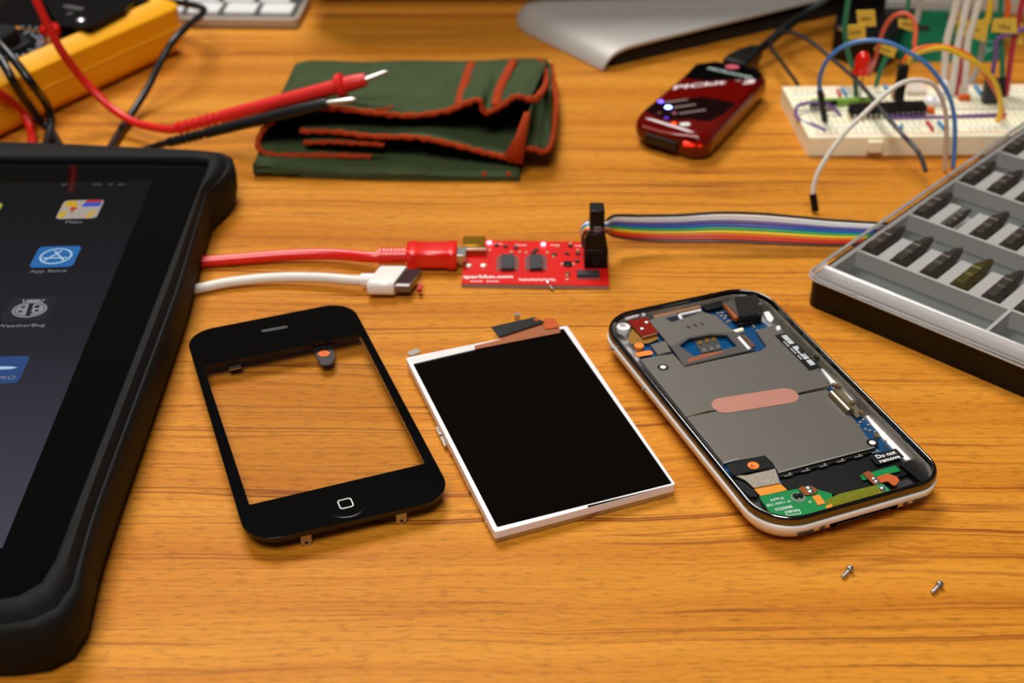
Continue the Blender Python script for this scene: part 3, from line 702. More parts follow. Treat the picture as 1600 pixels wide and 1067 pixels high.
    for (x, y, w_, h_) in ((1252, 548, 2.0, 1.2), (1276, 558, 1.6, 1.0), (1303, 572, 2.2, 2.0), (1318, 590, 3.0, 1.6), (1335, 606, 2.6, 1.4), (1378, 645, 2.0, 1), (1390, 660, 2.6, 1), (1414, 690, 2.6, 1.8), (1428, 700, 1.8, 1.2)):
        a.box(at(x, y, 8.0), (w_, 1.0, h_), math.radians(-70))
    a.build('wall_clips', mat('dark_clip', (58, 50, 42), .35, metal=.6), t)
    # bottom: black cover, dock flex
    plate('lower_floor', [(1135, 727), (1216, 745), (1365, 708), (1430, 716), (1462, 742), (1440, 762), (1240, 815), (1195, 805), (1150, 760)], 5.2, .6, mat('dark_floor', (44, 42, 42), .4, var=.5, vscale=300), t, r=2)
    plate('black_cover', [(1216, 742), (1218, 743), (1362, 706.5), (1405, 716), (1420, 740), (1368, 758), (1311, 773), (1293, 772), (1270, 760), (1230, 765), (1222, 755)], 6.3, .7, BLACKTAPE, t, r=.6)
    plate('black_block', [(1405, 724.5), (1428, 717.5), (1440, 726), (1456, 742), (1456, 749), (1442, 754.5)], 7.4, 1.8, BLACKPLASTIC, t, r=.5)
    plate('dark_filler', [(1144, 744), (1163, 748), (1178, 764), (1184, 776), (1172, 775), (1155, 760)], 6.6, .6, BLACKTAPE, t)
    stk = plate('warning_sticker', [(1358, 711.5), (1400, 700.5), (1413, 714), (1370, 725.5)], 7.25, .12, mat('sticker_black', (16, 16, 20), .35), t, r=.3)
    xd = at(1402, 705, 7.3)-at(1365, 715, 7.3); yd = Vector((-xd.y, xd.x, 0))
    text('sticker_text', 'Do not', 1.55, at(1371, 716.5, 7.27), xd, yd, WHITEINK, t, bold=.02)
    text('sticker_text', 'remove', 1.55, at(1376, 723.5, 7.27), xd, yd, WHITEINK, t, bold=.02)
    plate('black_patch', [(1136, 725.5), (1195, 711), (1208, 725), (1208, 730), (1145, 742)], ZS+.55, .5, BLACKTAPE, t, bevel=.1)
    MB().prism(circle(at(1177, 727, ZS+.6), 1.65), ZS+.55, ZS+.62).build('orange_dot', ORANGE, t)
    text('dot_number', '4', 1.6, at(1174.4, 731.5, ZS+.64), xd, yd, mat('brick_ink', (190, 50, 10), .5), t, bold=.03)
    plate('woven_tape', [(1147, 742), (1166, 742.5), (1211, 732), (1219, 754), (1178, 762), (1165, 750)], ZS, .3, mat('woven_metal', (168, 156, 140), .5, metal=.4, var=.6, vscale=2200, bump=1.0, bscale=2500), t)
    plate('amber_strip', [(1177.5, 763), (1219, 754.8), (1230, 765.4), (1205, 771), (1188, 774.5)], 7.0, .25, AMBER, t)
    plate('green_board', [(1185.5, 775.3), (1246, 763.5), (1268, 762), (1300, 771), (1300, 797), (1236, 812), (1218, 811), (1203, 800)], 7.05, .6, GREENPCB, t, r=.5)
    plate('olive_flex', [(1290, 781), (1310, 772), (1369, 757.5), (1386, 770), (1340, 786), (1297, 798)], 7.15, .3, OLIVE, t)
    a = MB()
    for k in range(15):
        x = 1299+k*5.4; y = 792-k*1.75
        a.prism([at(x, y, 7.2), at(x+2.0, y-.6, 7.2), at(x-.5, y-4.6, 7.2), at(x-2.3, y-4.0, 7.2)], 7.15, 7.2)
    a.build('flex_pins', mat('dull_gold', (150, 116, 34), .3, metal=.5), t)
    plate('green_tail', [(1368.5, 757.5), (1380, 756), (1394, 768.5), (1386, 772)], 7.2, .3, mat('teal_mask', (40, 140, 96), .3), t)
    for x, y in ((1366, 749), (1370, 753.5), (1379, 764)): MB().lathe([(.9, 0), (.7, .5), (.2, .7)], Matrix.Translation(at(x, y, 7.3)), 12).build('solder_joint', SILVER, t)
    plate('green_bar', [(1344, 742.5), (1399, 727), (1407, 735.4), (1348, 750)], 6.9, .3, GREENPCB, t, r=.3)
    plate('copper_tail', [(1347.7, 739.4), (1358, 735.4), (1378, 755), (1366, 757)], 7.4, .25, mat('brown_flex', (142, 74, 34), .3), t)
    plate('orange_tail', [(1368.7, 745.5), (1387, 739.4), (1401.5, 744.6), (1405.5, 751), (1399, 758.4), (1394, 757), (1387, 751), (1376.6, 753.8)], 7.7, .35, mat('orange_tail', (192, 92, 44), .3, var=.2, vscale=500), t, r=.5)
    plate('brown_flex', [(1247, 763), (1252, 760), (1268, 759), (1278, 765), (1272, 772), (1258, 773)], 7.5, .25, mat('brown_flex', (142, 74, 34), .3), t, r=.5)
    for x, y in ((1264, 763), (1267, 768.5)): MB().lathe([(1.0, 0), (.8, .4), (.2, .6)], Matrix.Translation(at(x, y, 7.5)), 12).build('solder_joint', SILVER, t)
    plate('amber_contact', [(1269, 775), (1280, 772.5), (1290, 786), (1278, 789)], 7.3, .2, AMBER, t)
    plate('amber_contact', [(1290, 790), (1300, 787), (1301, 796), (1292, 798)], 7.3, .2, AMBER, t, label='amber contact at the rim')
    MB().prism(circle(at(1247, 777, 7.1), 2.1), 7.05, 7.15).build('flux_patch', mat('flux', (128, 150, 130), .3, metal=.3, var=.5, vscale=900), t)
    a = MB().box(at(1243.5, 775, 7.5), (1.2, 1.4, .8), .4).box(at(1251, 774, 7.5), (1.0, 1.3, .8), .4)
    a.build('chip_pair', BLACKPLASTIC, t)
    xd = at(1250, 772, 7.1)-at(1200, 782, 7.1); yd = Vector((-xd.y, xd.x, 0))
    text('board_text', 'APPLE', .95, at(1204.5, 783.5, 7.08), xd, yd, WHITEINK, t, xs=1.15)
    text('board_text', '821-0551-A', .95, at(1199.3, 791.5, 7.08), xd, yd, WHITEINK, t, xs=1.1)
    text('board_text', '©2008', 1.15, at(1212.5, 798.5, 7.08), xd, yd, WHITEINK, t, xs=1.15)
    text('board_text', 'HF/e1', .85, at(1231, 802.5, 7.08), xd, yd, WHITEINK, t, xs=1.15)
    text('board_text', 'J3', .8, at(1264.5, 785.5, 7.08), xd, yd, WHITEINK, t)
    o1 = quad([(1226, 799), (1248.5, 795.5), (1252, 802), (1230, 806)], 7.08)
    MB().prism([o1, inset(o1, .15)[::-1]], 7.05, 7.09).build('text_box', WHITEINK, t)
    MB().prism([circle(at(1212, 778, 7.1), 1.1, ry=1.3), circle(at(1212, 778, 7.1), .95, ry=1.15)[::-1]], 7.05, 7.1).build('pen_mark', mat('blue_pen', (14, 60, 70), .4), t)
    # dock opening, speaker slots and screw holes in the bottom edge of the white shell
    nd = Vector(q[2])-Vector(q[3]); nd.z = 0; nd.normalize(); od = Vector((nd.y, -nd.x, 0))
    # two posts / buttons on the left edge
    for x, y in ((956, 545), (1005, 608)):
        p = at(x, y, 6.9)
        MB().lathe([(.55, -.6), (.55, .35), (.3, .5)], Matrix.Translation(p) @ (-nd).to_track_quat('Z', 'Y').to_matrix().to_4x4(), 12).build('side_button', SILVER, t)
    def opening(name, x0, x1, r, m_, z_=4.9, depth=1.1, back=0.22, ry=None):
        A = Vector(q[3]).lerp(Vector(q[2]), (x0-1200.6)/285.1); B = Vector(q[3]).lerp(Vector(q[2]), (x1-1200.6)/285.1)
        A.z = B.z = z_; dx = (B-A).normalized(); vert = Vector((0, 0, 1))
        prof = capsule((0, 0), ((B-A).length, 0), r, 8)
        f = [A+dx*x+vert*y-od*(.05-y*.10)+od*back*.5 for x, y in prof]; k = [p_-od*depth for p_ in f]
        MB().loft([k, f]).build(name, m_, t)
    DK = mat('opening_dark', (3, 2, 2), .9, spec=0); DG = mat('mesh_grey', (84, 76, 70), .8, spec=.1)
    opening('speaker_slot', 1251, 1270, .62, DG)
    opening('speaker_slot', 1431, 1448, .62, DG)
    opening('screw_hole', 1285, 1287, .7, DG)
    opening('screw_hole', 1416, 1418, .7, DG)
    opening('dock_opening', 1303, 1399, 1.2, DK, 5.1)
    opening('dock_tongue', 1309, 1393, .2, mat('tongue', (76, 66, 52), .4, metal=.5), 4.5, 1.0, .34)
build_phone()

# ------------------------------------------------------------ small screws
def screw(px0, px1, label, first=[None]):
    A, B = at(*px0, .9), at(*px1, .55)
    if first[0] is None:
        r = thing('small_screw', label, 'screw', (0, 0, 0), 'tiny silver screws on the desk')
        MB().lathe([(0.35, 0), (.55, .25)] + [(.55+.09*(k % 2), .3+k*.22) for k in range(13)] + [(.55, 3.4)], Matrix.Identity(4), 14).build('shaft', SILVER, r)
        h = MB().lathe([(.6, 3.4), (1.05, 3.4), (1.1, 3.7), (1.05, 4.3), (.8, 4.55), (.3, 4.6)], Matrix.Identity(4), 18).build('head', SILVER, r)
        first[0] = r
    else:
        s0 = first[0]; r = s0.copy(); COL.objects.link(r); r['label'] = label
        for ch in s0.children:
            c = ch.copy(); COL.objects.link(c); c.parent = r
    r.location = Vector((B.x, B.y, .72))*S
    dd = A-B; dd.z = 0; dd = dd.normalized()*4.6 + Vector((0, 0, .42))
    r.rotation_mode = 'QUATERNION'; r.rotation_quaternion = dd.to_track_quat('Z', 'Y')
screw((1331, 887), (1316, 903), 'tiny silver screw on bare wood just below the opened white phone back')
screw((1471, 911), (1456, 927), 'tiny silver screw lying nearest the lower right corner of the desk')
screw((858, 446), (864, 453), 'tiny silver screw touching the front edge of the red circuit board')

# ------------------------------------------------------------ red circuit board with its connector
def build_red_board():
    z = 1.7
    t = thing('red_circuit_board', 'small red circuit board with two lit red lamps and two black chips', 'circuit board', at(836, 415, 0))
    Q = [(728, 375), (948, 378), (952, 446), (720.6, 442.5)]
    MB().prism(round_poly(quad(Q, z), .3, 2), z-.35, z).build('board', REDPCB, t)
    MB().prism(round_poly(quad(Q, z), .3, 2), .05, z-.36).build('board_core', mat('board_edge', (150, 128, 124), .6), t)
    for x, y in ((764.7, 380.5), (849, 383)):
        p = at(x, y, z); MB().box(p+Vector((0, 0, .4)), (1.7, 1.1, .8)).build('led', mat('led_red', (255, 120, 120), .3, emit=(255, 90, 110), estr=9.0), t)
    for x0, x1 in ((783, 803), (828, 847)):
        a = at(x0, 424, z); b = at(x1, 402, z)
        c = MB().prism([(a.x, a.y), (b.x, a.y), (b.x, b.y), (a.x, b.y)], z, z+1.5).build('chip', mat('chip_black', (44, 42, 44), .45), t, bevel=.1)
        L = MB()
        for k in range(10):
            yy = a.y+.5+k*(b.y-a.y-1)/9
            for sx, e in ((a.x, -1), (b.x, 1)):
                L.box((sx+e*.5, yy, z+.75), (1.0, .4, .25)).box((sx+e*1.0, yy, z+.4), (.25, .4, .7)).box((sx+e*1.4, yy, z+.15), (.8, .4, .2))
        L.build('chip_legs', SILVER, t)
    a = MB()
    for x, y in ((790, 385), (806, 387), (838, 390), (834, 394), (886, 396), (887, 415), (887, 428), (903, 396), (902, 408), (866, 397), (776, 383), (891, 384)):
        a.box(at(x, y, z+.4), (1.7, .9, .8))
    a.build('components', mat('component_dark', (66, 56, 50), .4), t)
    a = MB()
    for x, y in ((765, 391), (807, 383), (799, 394), (812, 394), (822, 395), (855, 395), (865, 401), (878, 413), (896, 413), (886, 430), (886, 437), (903, 391), (891, 381), (872, 385)):
        a.box(at(x, y, z+.3), (.9, .8, .6))
    a.build('components', mat('component_pale', (206, 176, 140), .4), t)
    c = MB().box(at(887, 412, z+.5), (3.0, 2.2, 1.2)).build('transistor', BLACKPLASTIC, t)
    p = at(919, 431, z)
    MB().box(p+Vector((0, 0, .8)), (8.2, 3.4, 1.6)).build('chip', mat('chip_black', (44, 42, 44), .45), t, bevel=.1, label='long chip at the front edge')
    a = MB()
    for k in range(7): a.box(p+Vector((-3.6+k*1.2, -2.3, .3)), (.6, 1.4, .4))
    a.build('chip_legs', SILVER, t)
    # mini socket
    b = at(742, 393, z)
    MB().box((b.x-.2, b.y+1.5, z+1.9), (8.4, 7.4, 3.8)).build('socket', mat('gold_shell', (176, 128, 30), .25, metal=.8), t, bevel=.3)
    MB().box((b.x-.8, b.y-2.6, z+2.4), (10.5, .8, 1.0)).build('socket_rim', mat('socket_rim', (236, 220, 196), .3, metal=.3), t, bevel=.2)
    for x in (732.5, 755.5): MB().lathe([(1.25, 0), (1.1, .5), (.3, .8)], Matrix.Translation(at(x, 415.5, z))).build('solder_pad', mat('solder', (226, 214, 196), .3, metal=.3), t)
    text('board_lettering', 'sparkfun.com', 2.1, at(723.5, 434.5, z+.02), (1, 0, 0), (0, 1, 0), WHITEINK, t, bold=.03, xs=1.12)
    a = MB()
    for k in range(9):
        if k == 4: continue
        a.box(at(737+k*5, 439.5, z+.02), (.9, .8, .04))
    for k in range(18): a.box(at(812+k*3.2, 436.5+(k % 3)*.5, z+.02), (.6, 1.4, .04))
    for x, y in ((778, 381), (816, 383), (867, 383), (905, 384)):
        a.box(at(x, y, z+.02), (3.4, .6, .04))
    a.build('board_print', mat('pink_print', (240, 190, 186), .5), t)
    # black ribbon plug standing on the header
    hd = thing('ribbon_plug', 'tall black ribbon cable plug standing on the right end of the red board', 'connector', (31, 431, z))
    A0, B0 = at(913, 420, z), at(949, 420, z)
    yb, yf = A0.y+8.5, A0.y
    def blk(x0, x1, y0, y1, z0, z1, x2=None, x3=None):
        x2 = x0 if x2 is None else x2; x3 = x1 if x3 is None else x3
        return [Vector(v) for v in ((x0, y0, z0), (x1, y0, z0), (x1, y1, z0), (x0, y1, z0))], [Vector(v) for v in ((x2, y0, z1), (x3, y0, z1), (x3, y1, z1), (x2, y1, z1))]
    MB().hexa(*blk(A0.x, B0.x, yf, yb, z, 9.5)).build('header_shroud', BLACKPLASTIC, hd, bevel=.3)
    MB().hexa(*blk(A0.x+.1, B0.x-.1, yf+.2, yb-.2, 9.5, 16.0, A0.x+1.4, B0.x-1.4)).build('plug_body', BLACKPLASTIC, hd, bevel=.3)
    MB().hexa(*blk(A0.x+1.6, B0.x-1.6, yf+.8, yb-.8, 17.2, 25.0)).build('strain_clip', BLACKPLASTIC, hd, bevel=.4)
    MB().box((31, yf+.9, 17.6), (3.0, 1.2, 2.4)).build('clip_latch', mat('latch_grey', (96, 96, 100), .4), hd, bevel=.2)
    MB().box((30.8, yf-.05, 5.0), (3.0, .3, 3.0)).build('key_notch', mat('notch_black', (3, 3, 3), .6), hd)
    # rainbow ribbon
    rb = thing('ribbon_cable', 'flat rainbow striped ribbon cable running right from the black plug', 'cable', (80, 440, 0))
    cols = [('brown', (70, 40, 30)), ('red', (206, 40, 26)), ('orange', (226, 92, 22)), ('yellow', (236, 206, 34)), ('green', (40, 168, 108)), ('blue', (36, 96, 190)),
            ('violet', (92, 84, 150)), ('grey', (205, 205, 214)), ('white', (240, 236, 232)), ('black', (22, 22, 24))]
    far = [(944, 337), (960, 335.5), (1000, 335), (1060, 334), (1120, 330), (1180, 331), (1240, 336), (1300, 342), (1392, 348)]
    near = [(944, 362), (960, 371), (1000, 376.5), (1060, 379), (1120, 379.5), (1180, 382), (1240, 384.5), (1300, 386), (1338, 384)]
    zf = [17, 16.5, 15, 14, 14, 13, 12, 11, 10]; zn = [12, 8, 5, 4.5, 5, 4.5, 4, 3.5, 3.5]
    Fp = [at(*p_, h) for p_, h in zip(far, zf)]; Np = [at(*p_, h) for p_, h in zip(near, zn)]
    L0, L1 = Vector((A0.x+.6, yf+8.0, 16.8)), Vector((A0.x+.6, yf+.6, 16.8))
    for k, (nm, c) in enumerate(cols):
        f = (k+.5)/10
        pts = [a_*f+b_*(1-f) for a_, b_ in zip(Fp, Np)]
        rr = max(.55, (Fp[3]-Np[3]).length/20*1.06)
        yk = yf+.4+f*(yb-yf-.8)
        pl = [Vector((B0.x-3, yk, 16.6)), Vector((B0.x-1, yk, 16.6))]
        MB().tube(pl+pts[1:], rr, 8, sub=5).build('conductor', mat('ribbon_'+nm, c, .4), rb, label=nm+' conductor')
        lp_ = [Vector((B0.x-4, yk, 16.6)), Vector((A0.x+.8, yk, 16.9)), Vector((A0.x-.6, yk, 15.2)), Vector((A0.x-.9, yk, 12.2)), Vector((A0.x-.4, yk, 10.0))]
        MB().tube(lp_, .5, 8, sub=5).build('conductor_end', mat('ribbon_'+nm, c, .4), rb, label=nm+' conductor end folded down')
build_red_board()

# ------------------------------------------------------------ red cable with moulded plug
def build_red_cable():
    t = thing('red_usb_cable', 'thick red cable with ribbed moulded plug pushed into the red circuit board', 'cable', (-40, 430, 0))
    a = at(636, 378, 8.4); b = at(714, 378, 8.4); yb = at(670, 374, 8.4).y; yf = at(670, 396, 8.4).y
    prof = lambda x, e: [Vector((x, y, z)) for y, z in round_poly([(yf-e*.3, 1.0-e*.4), (yf-e*.3, 8.4+e*.2), (yb+e*.3, 8.4+e*.2), (yb+e*.3, 1.0-e*.4)], 1.6, 4)]
    xs = [(a.x, -2), (a.x+.8, 0), (a.x+3.4, .3), (a.x+4.2, -.9), (b.x-3.6, -.9), (b.x-3.0, .4), (b.x-.5, .3), (b.x, -1)]
    MB().loft([prof(x, e) for x, e in xs]).build('plug', REDCABLE, t, smooth=45)
    yc = (yb+yf)/2
    M = MB(); x0 = at(590, 395, 5).x
    n = 7; prv = []
    M.tube([Vector((x0, yc-.2, 4.4)), Vector((a.x+.4, yc, 4.7))], 2.5, 14, smooth=False)
    for k in range(n):
        x = x0+.8+k*(a.x-x0-1)/n
        M.tube([Vector((x, yc-.1, 4.6)), Vector((x+.85, yc-.1, 4.6))], 3.3, 14, smooth=False)
    M.build('strain_relief', REDCABLE, t, smooth=45)
    pts = [at(255, 414, 2.4), at(318, 409, 2.4), at(380, 404, 2.6), at(450, 398.5, 3.0), at(520, 397, 3.6), Vector((x0-3, yc-.4, 4.3)), Vector((x0+2, yc-.2, 4.4))]
    MB().tube(pts, 2.15, 14).build('cord', REDCABLE, t)
    MB().box((b.x+1.2, yc, 4.9), (4.4, 6.4, 3.0)).build('metal_tip', SILVER, t, bevel=.2)
build_red_cable()

# ------------------------------------------------------------ white dock cable
def build_dock_cable():
    t = thing('white_dock_cable', 'white cable ending in a wide flat white connector with grey tip', 'cable', (-45, 415, 0))
    z1, z0 = 6.8, 1.2
    top = quad([(572, 443), (613, 443), (638.5, 412.5), (596, 411.5)], z1)
    # side profile: rounded wide block
    c = sum(top, Vector())/4
    ex = (top[1]-top[0]+top[2]-top[3])/2; ey = (top[3]-top[0]+top[2]-top[1])/2
    hz = (z1-z0)/2
    prof = round_poly([(-.5, -hz), (.5*1, -hz), (.5, hz), (-.5, hz)], 0)
    L = ey.length; prof = round_poly([(-L/2, -hz), (L/2, -hz), (L/2, hz), (-L/2, hz)], 2.2, 6)
    eyn = ey.normalized(); exn = ex.normalized(); w = ex.length
    def ring(s_, k): return [Vector((c.x, c.y, z0+hz))+exn*s_+eyn*(u*k)+Vector((0, 0, v*k)) for u, v in prof]
    MB().loft([ring(-w/2, .93), ring(-w/2+.5, 1), ring(w/2-.5, 1), ring(w/2, .95)]).build('connector_shell', WHITEPL, t, smooth=50)
    P2 = round_poly([(-L/2+1.2, -1.5), (L/2-1.2, -1.5), (L/2-1.2, 1.5), (-L/2+1.2, 1.5)], .6, 3)
    def ring2(s_): return [Vector((c.x, c.y, z0+hz-.2))+exn*s_+eyn*u+Vector((0, 0, v)) for u, v in P2]
    MB().loft([ring2(w/2-.4), ring2(w/2+5.2)]).build('connector_tip', mat('tip_metal', (120, 112, 112), .3, metal=.7), t, smooth=40)
    q2 = [Vector((c.x, c.y, 0))+exn*(w/2+.2)+eyn*(-L/2+3), Vector((c.x, c.y, 0))+exn*(w/2+5.0)+eyn*(-L/2+3), Vector((c.x, c.y, 0))+exn*(w/2+5.0)+eyn*(L/2-1.5), Vector((c.x, c.y, 0))+exn*(w/2+.2)+eyn*(L/2-1.5)]
    MB().prism(q2, z0+hz+1.3, z0+hz+1.42).build('tip_film', mat('dark_red_film', (58, 22, 26), .25), t)
    MB().prism(capsule(at(655, 452, 3), at(657, 446, 3), .7), 2.0, 3.4).build('tip_latch', mat('latch_red', (190, 24, 16), .4), t)
    st = Vector((c.x, c.y, z0+hz))-exn*w/2
    MB().tube([st-exn*4.6+Vector((0, .2, -.2)), st+exn*1], 2.5, 16, smooth=False).build('strain_relief', WHITEPL, t)
    pts = [at(240, 462, 2.0), at(305, 452, 2.0), at(360, 441, 2.3), at(430, 434, 3.0), at(500, 434, 3.6), at(550, 438, 3.9), st-exn*3]
    MB().tube(pts, 1.9, 14).build('cord', WHITECABLE, t)
build_dock_cable()

# ------------------------------------------------------------ bit case
def build_bit_case():
    O = Vector((103.4, 404.3, 0)); U = Vector((math.cos(math.radians(-44.6)), math.sin(math.radians(-44.6)), 0)); V = Vector((math.cos(math.radians(47.6)), math.sin(math.radians(47.6)), 0))
    P = lambda u, v, z=0.0: O+U*u+V*v+Vector((0, 0, z))
    W, D = 150, 206
    t = thing('bit_case', 'black and grey screwdriver bit case under a clear plastic lid', 'case', P(W/2, D/2, 0))
    rect = lambda a, b, c, d_: [P(a, b), P(c, b), P(c, d_), P(a, d_)]
    MB().prism(round_poly(rect(0, 0, W, D), 4, 8), 0, 4).prism([round_poly(rect(0, 0, W, D), 4, 8), round_poly(rect(1.5, 1.5, W-1.5, D-1.5), 3, 8)[::-1]], 4, 10.6).build('base', BLACKPLASTIC, t, bevel=.3)
    # tray: raised shelves with sunken troughs
    zt, zl = 11.6, 5.2
    G = MB()
    MB().prism(rect(1.6, 1.6, W-1.6, D-1.6), 4.1, zl-.02).build('trough_floor', mat('trough_grey', (104, 107, 104), .5), t)
    G.prism(rect(1.6, 1.6, W-1.6, 10.0), zl, zt)
    G.prism(rect(1.6, 10.0, 3.4, D-1.6), zl, zt)
    rows = [27.0, 64.6, 102.2, 139.8, 177.4]
    for i, r0 in enumerate(rows):
        # shelf, cut by one slot per bit
        G.prism(rect(3.4, r0, W-1.6, r0+1.4), zl, zt)
        G.prism(rect(3.4, r0+1.4, W-1.6, r0+19.8), zl, zt-3.4)
        for k in range(13):
            u = 3.4+k*11.8; 
            G.prism(rect(u if k else 3.4, r0+1.4, u+ (0.6 if k == 0 else 0)+ (0 if k == 0 else 0)+.01, r0+1.41), zl, zl+.01)
        for k in range(12):
            uc = 7.2+k*11.75
            a0 = uc+3.6; a1 = uc+11.75-3.6
            G.prism(rect(a0, r0+1.4, min(a1, W-1.6), r0+19.8), zt-3.4, zt)
        G.prism(rect(3.4, r0+1.4, 3.6, r0+19.8), zt-3.4, zt)
    G.prism(rect(61.5, 10, 62.7, 27), zl, zt)
    G.build('tray', GREYTRAY, t, bevel=.15)
    # clear lid: flat top, sloped shoulder and rim
    def R(d, z): return lift(round_poly(rect(d, d, W-d, D-d), max(1, 5-d*.4), 8), z)
    MB().loft([R(-1.0, 10.7), R(-1.3, 11.2), R(-1.0, 11.6), R(-.2, 11.8), R(.4, 14.4), R(1.6, 15.8), R(3.2, 16.2)], False, False).build('lid_edge', mat('lid_edge_plastic', (255, 255, 255), .06, alpha_mix=(226, 222, 220), haze=.42), t, smooth=60, solid=.0)
    MB().prism(round_poly(rect(3.2, 3.2, W-3.2, D-3.2), 3, 8), 15.9, 16.2).build('lid_top', CLEARLID, t)
    a = MB().tube([p for p in R(-1.3, 11.2)]+[R(-1.3, 11.2)[0]], .35, 6, smooth=False).tube([p for p in R(-.9, 12.3)]+[R(-.9, 12.3)[0]], .25, 6, smooth=False)
    a.build('lid_rim', mat('rim_plastic', (170, 164, 158), .25), t)
    # bits: one built, the rest copied
    proto = {}
    def make_bit(kind):
        r = thing('screwdriver_bit', '', 'screwdriver bit', (0, 0, 0), 'bits in the clear lidded case')
        m_ = BRONZE if kind == 'bronze' else BITSTEEL
        M = MB(); Yx = Matrix.Rotation(-math.pi/2, 4, 'X')
        prof = [(2.2, 0), (3.3, .8), (3.3, 4.2), (2.6, 5.0), (2.6, 6.2), (3.3, 7.0), (3.3, 11.5), (2.9, 12.0), (3.3, 12.6), (3.3, 15.0), (2.4, 17.0)]
        M.lathe(prof, Yx, 6); M.build('shank', m_, r, smooth=20)
        MB().lathe([(2.4, 17.0), (2.1, 20.5), (1.3, 24.0), (.5, 25.4)], Yx, 10).build('tip', m_, r)
        return r
    ordn = ['leftmost', 'second', 'third', 'fourth', 'fifth', 'sixth', 'seventh', 'eighth']
    rown = ['front', 'second', 'third', 'fourth']
    counts = [7, 5, 4, 3]
    first = {}
    rz = math.atan2(V.y, V.x)-math.pi/2
    for i, r0 in enumerate([28.8, 66.4, 104.0, 141.6]):
        for k in range(counts[i]):
            kind = 'bronze' if (i, k) == (0, 3) else 'steel'
            small = (i, k) == (1, 1)
            lab = '%s steel bit%s in the %s row of the case' % (ordn[k], '' if k == 0 else ' from the left', rown[i])
            if kind == 'bronze': lab = 'bronze tinted bit, fourth from the left in the front row of the case'
            if small: lab = 'small slim bit, second from the left in the second row of the case'
            if kind not in first:
                r = make_bit(kind); first[kind] = r
            else:
                s0 = first[kind]; r = s0.copy(); COL.objects.link(r)
                for ch in s0.children:
                    c = ch.copy(); COL.objects.link(c); c.parent = r
            r['label'] = lab
            p = P(7.2+k*11.75, r0, 11.6)
            r.location = p*S; r.rotation_euler = (0, 0, rz)
            r.scale = (.55, .72, .55) if small else (1, 1, 1)
            if i == 3: r.scale = (1, .9, 1)
build_bit_case()

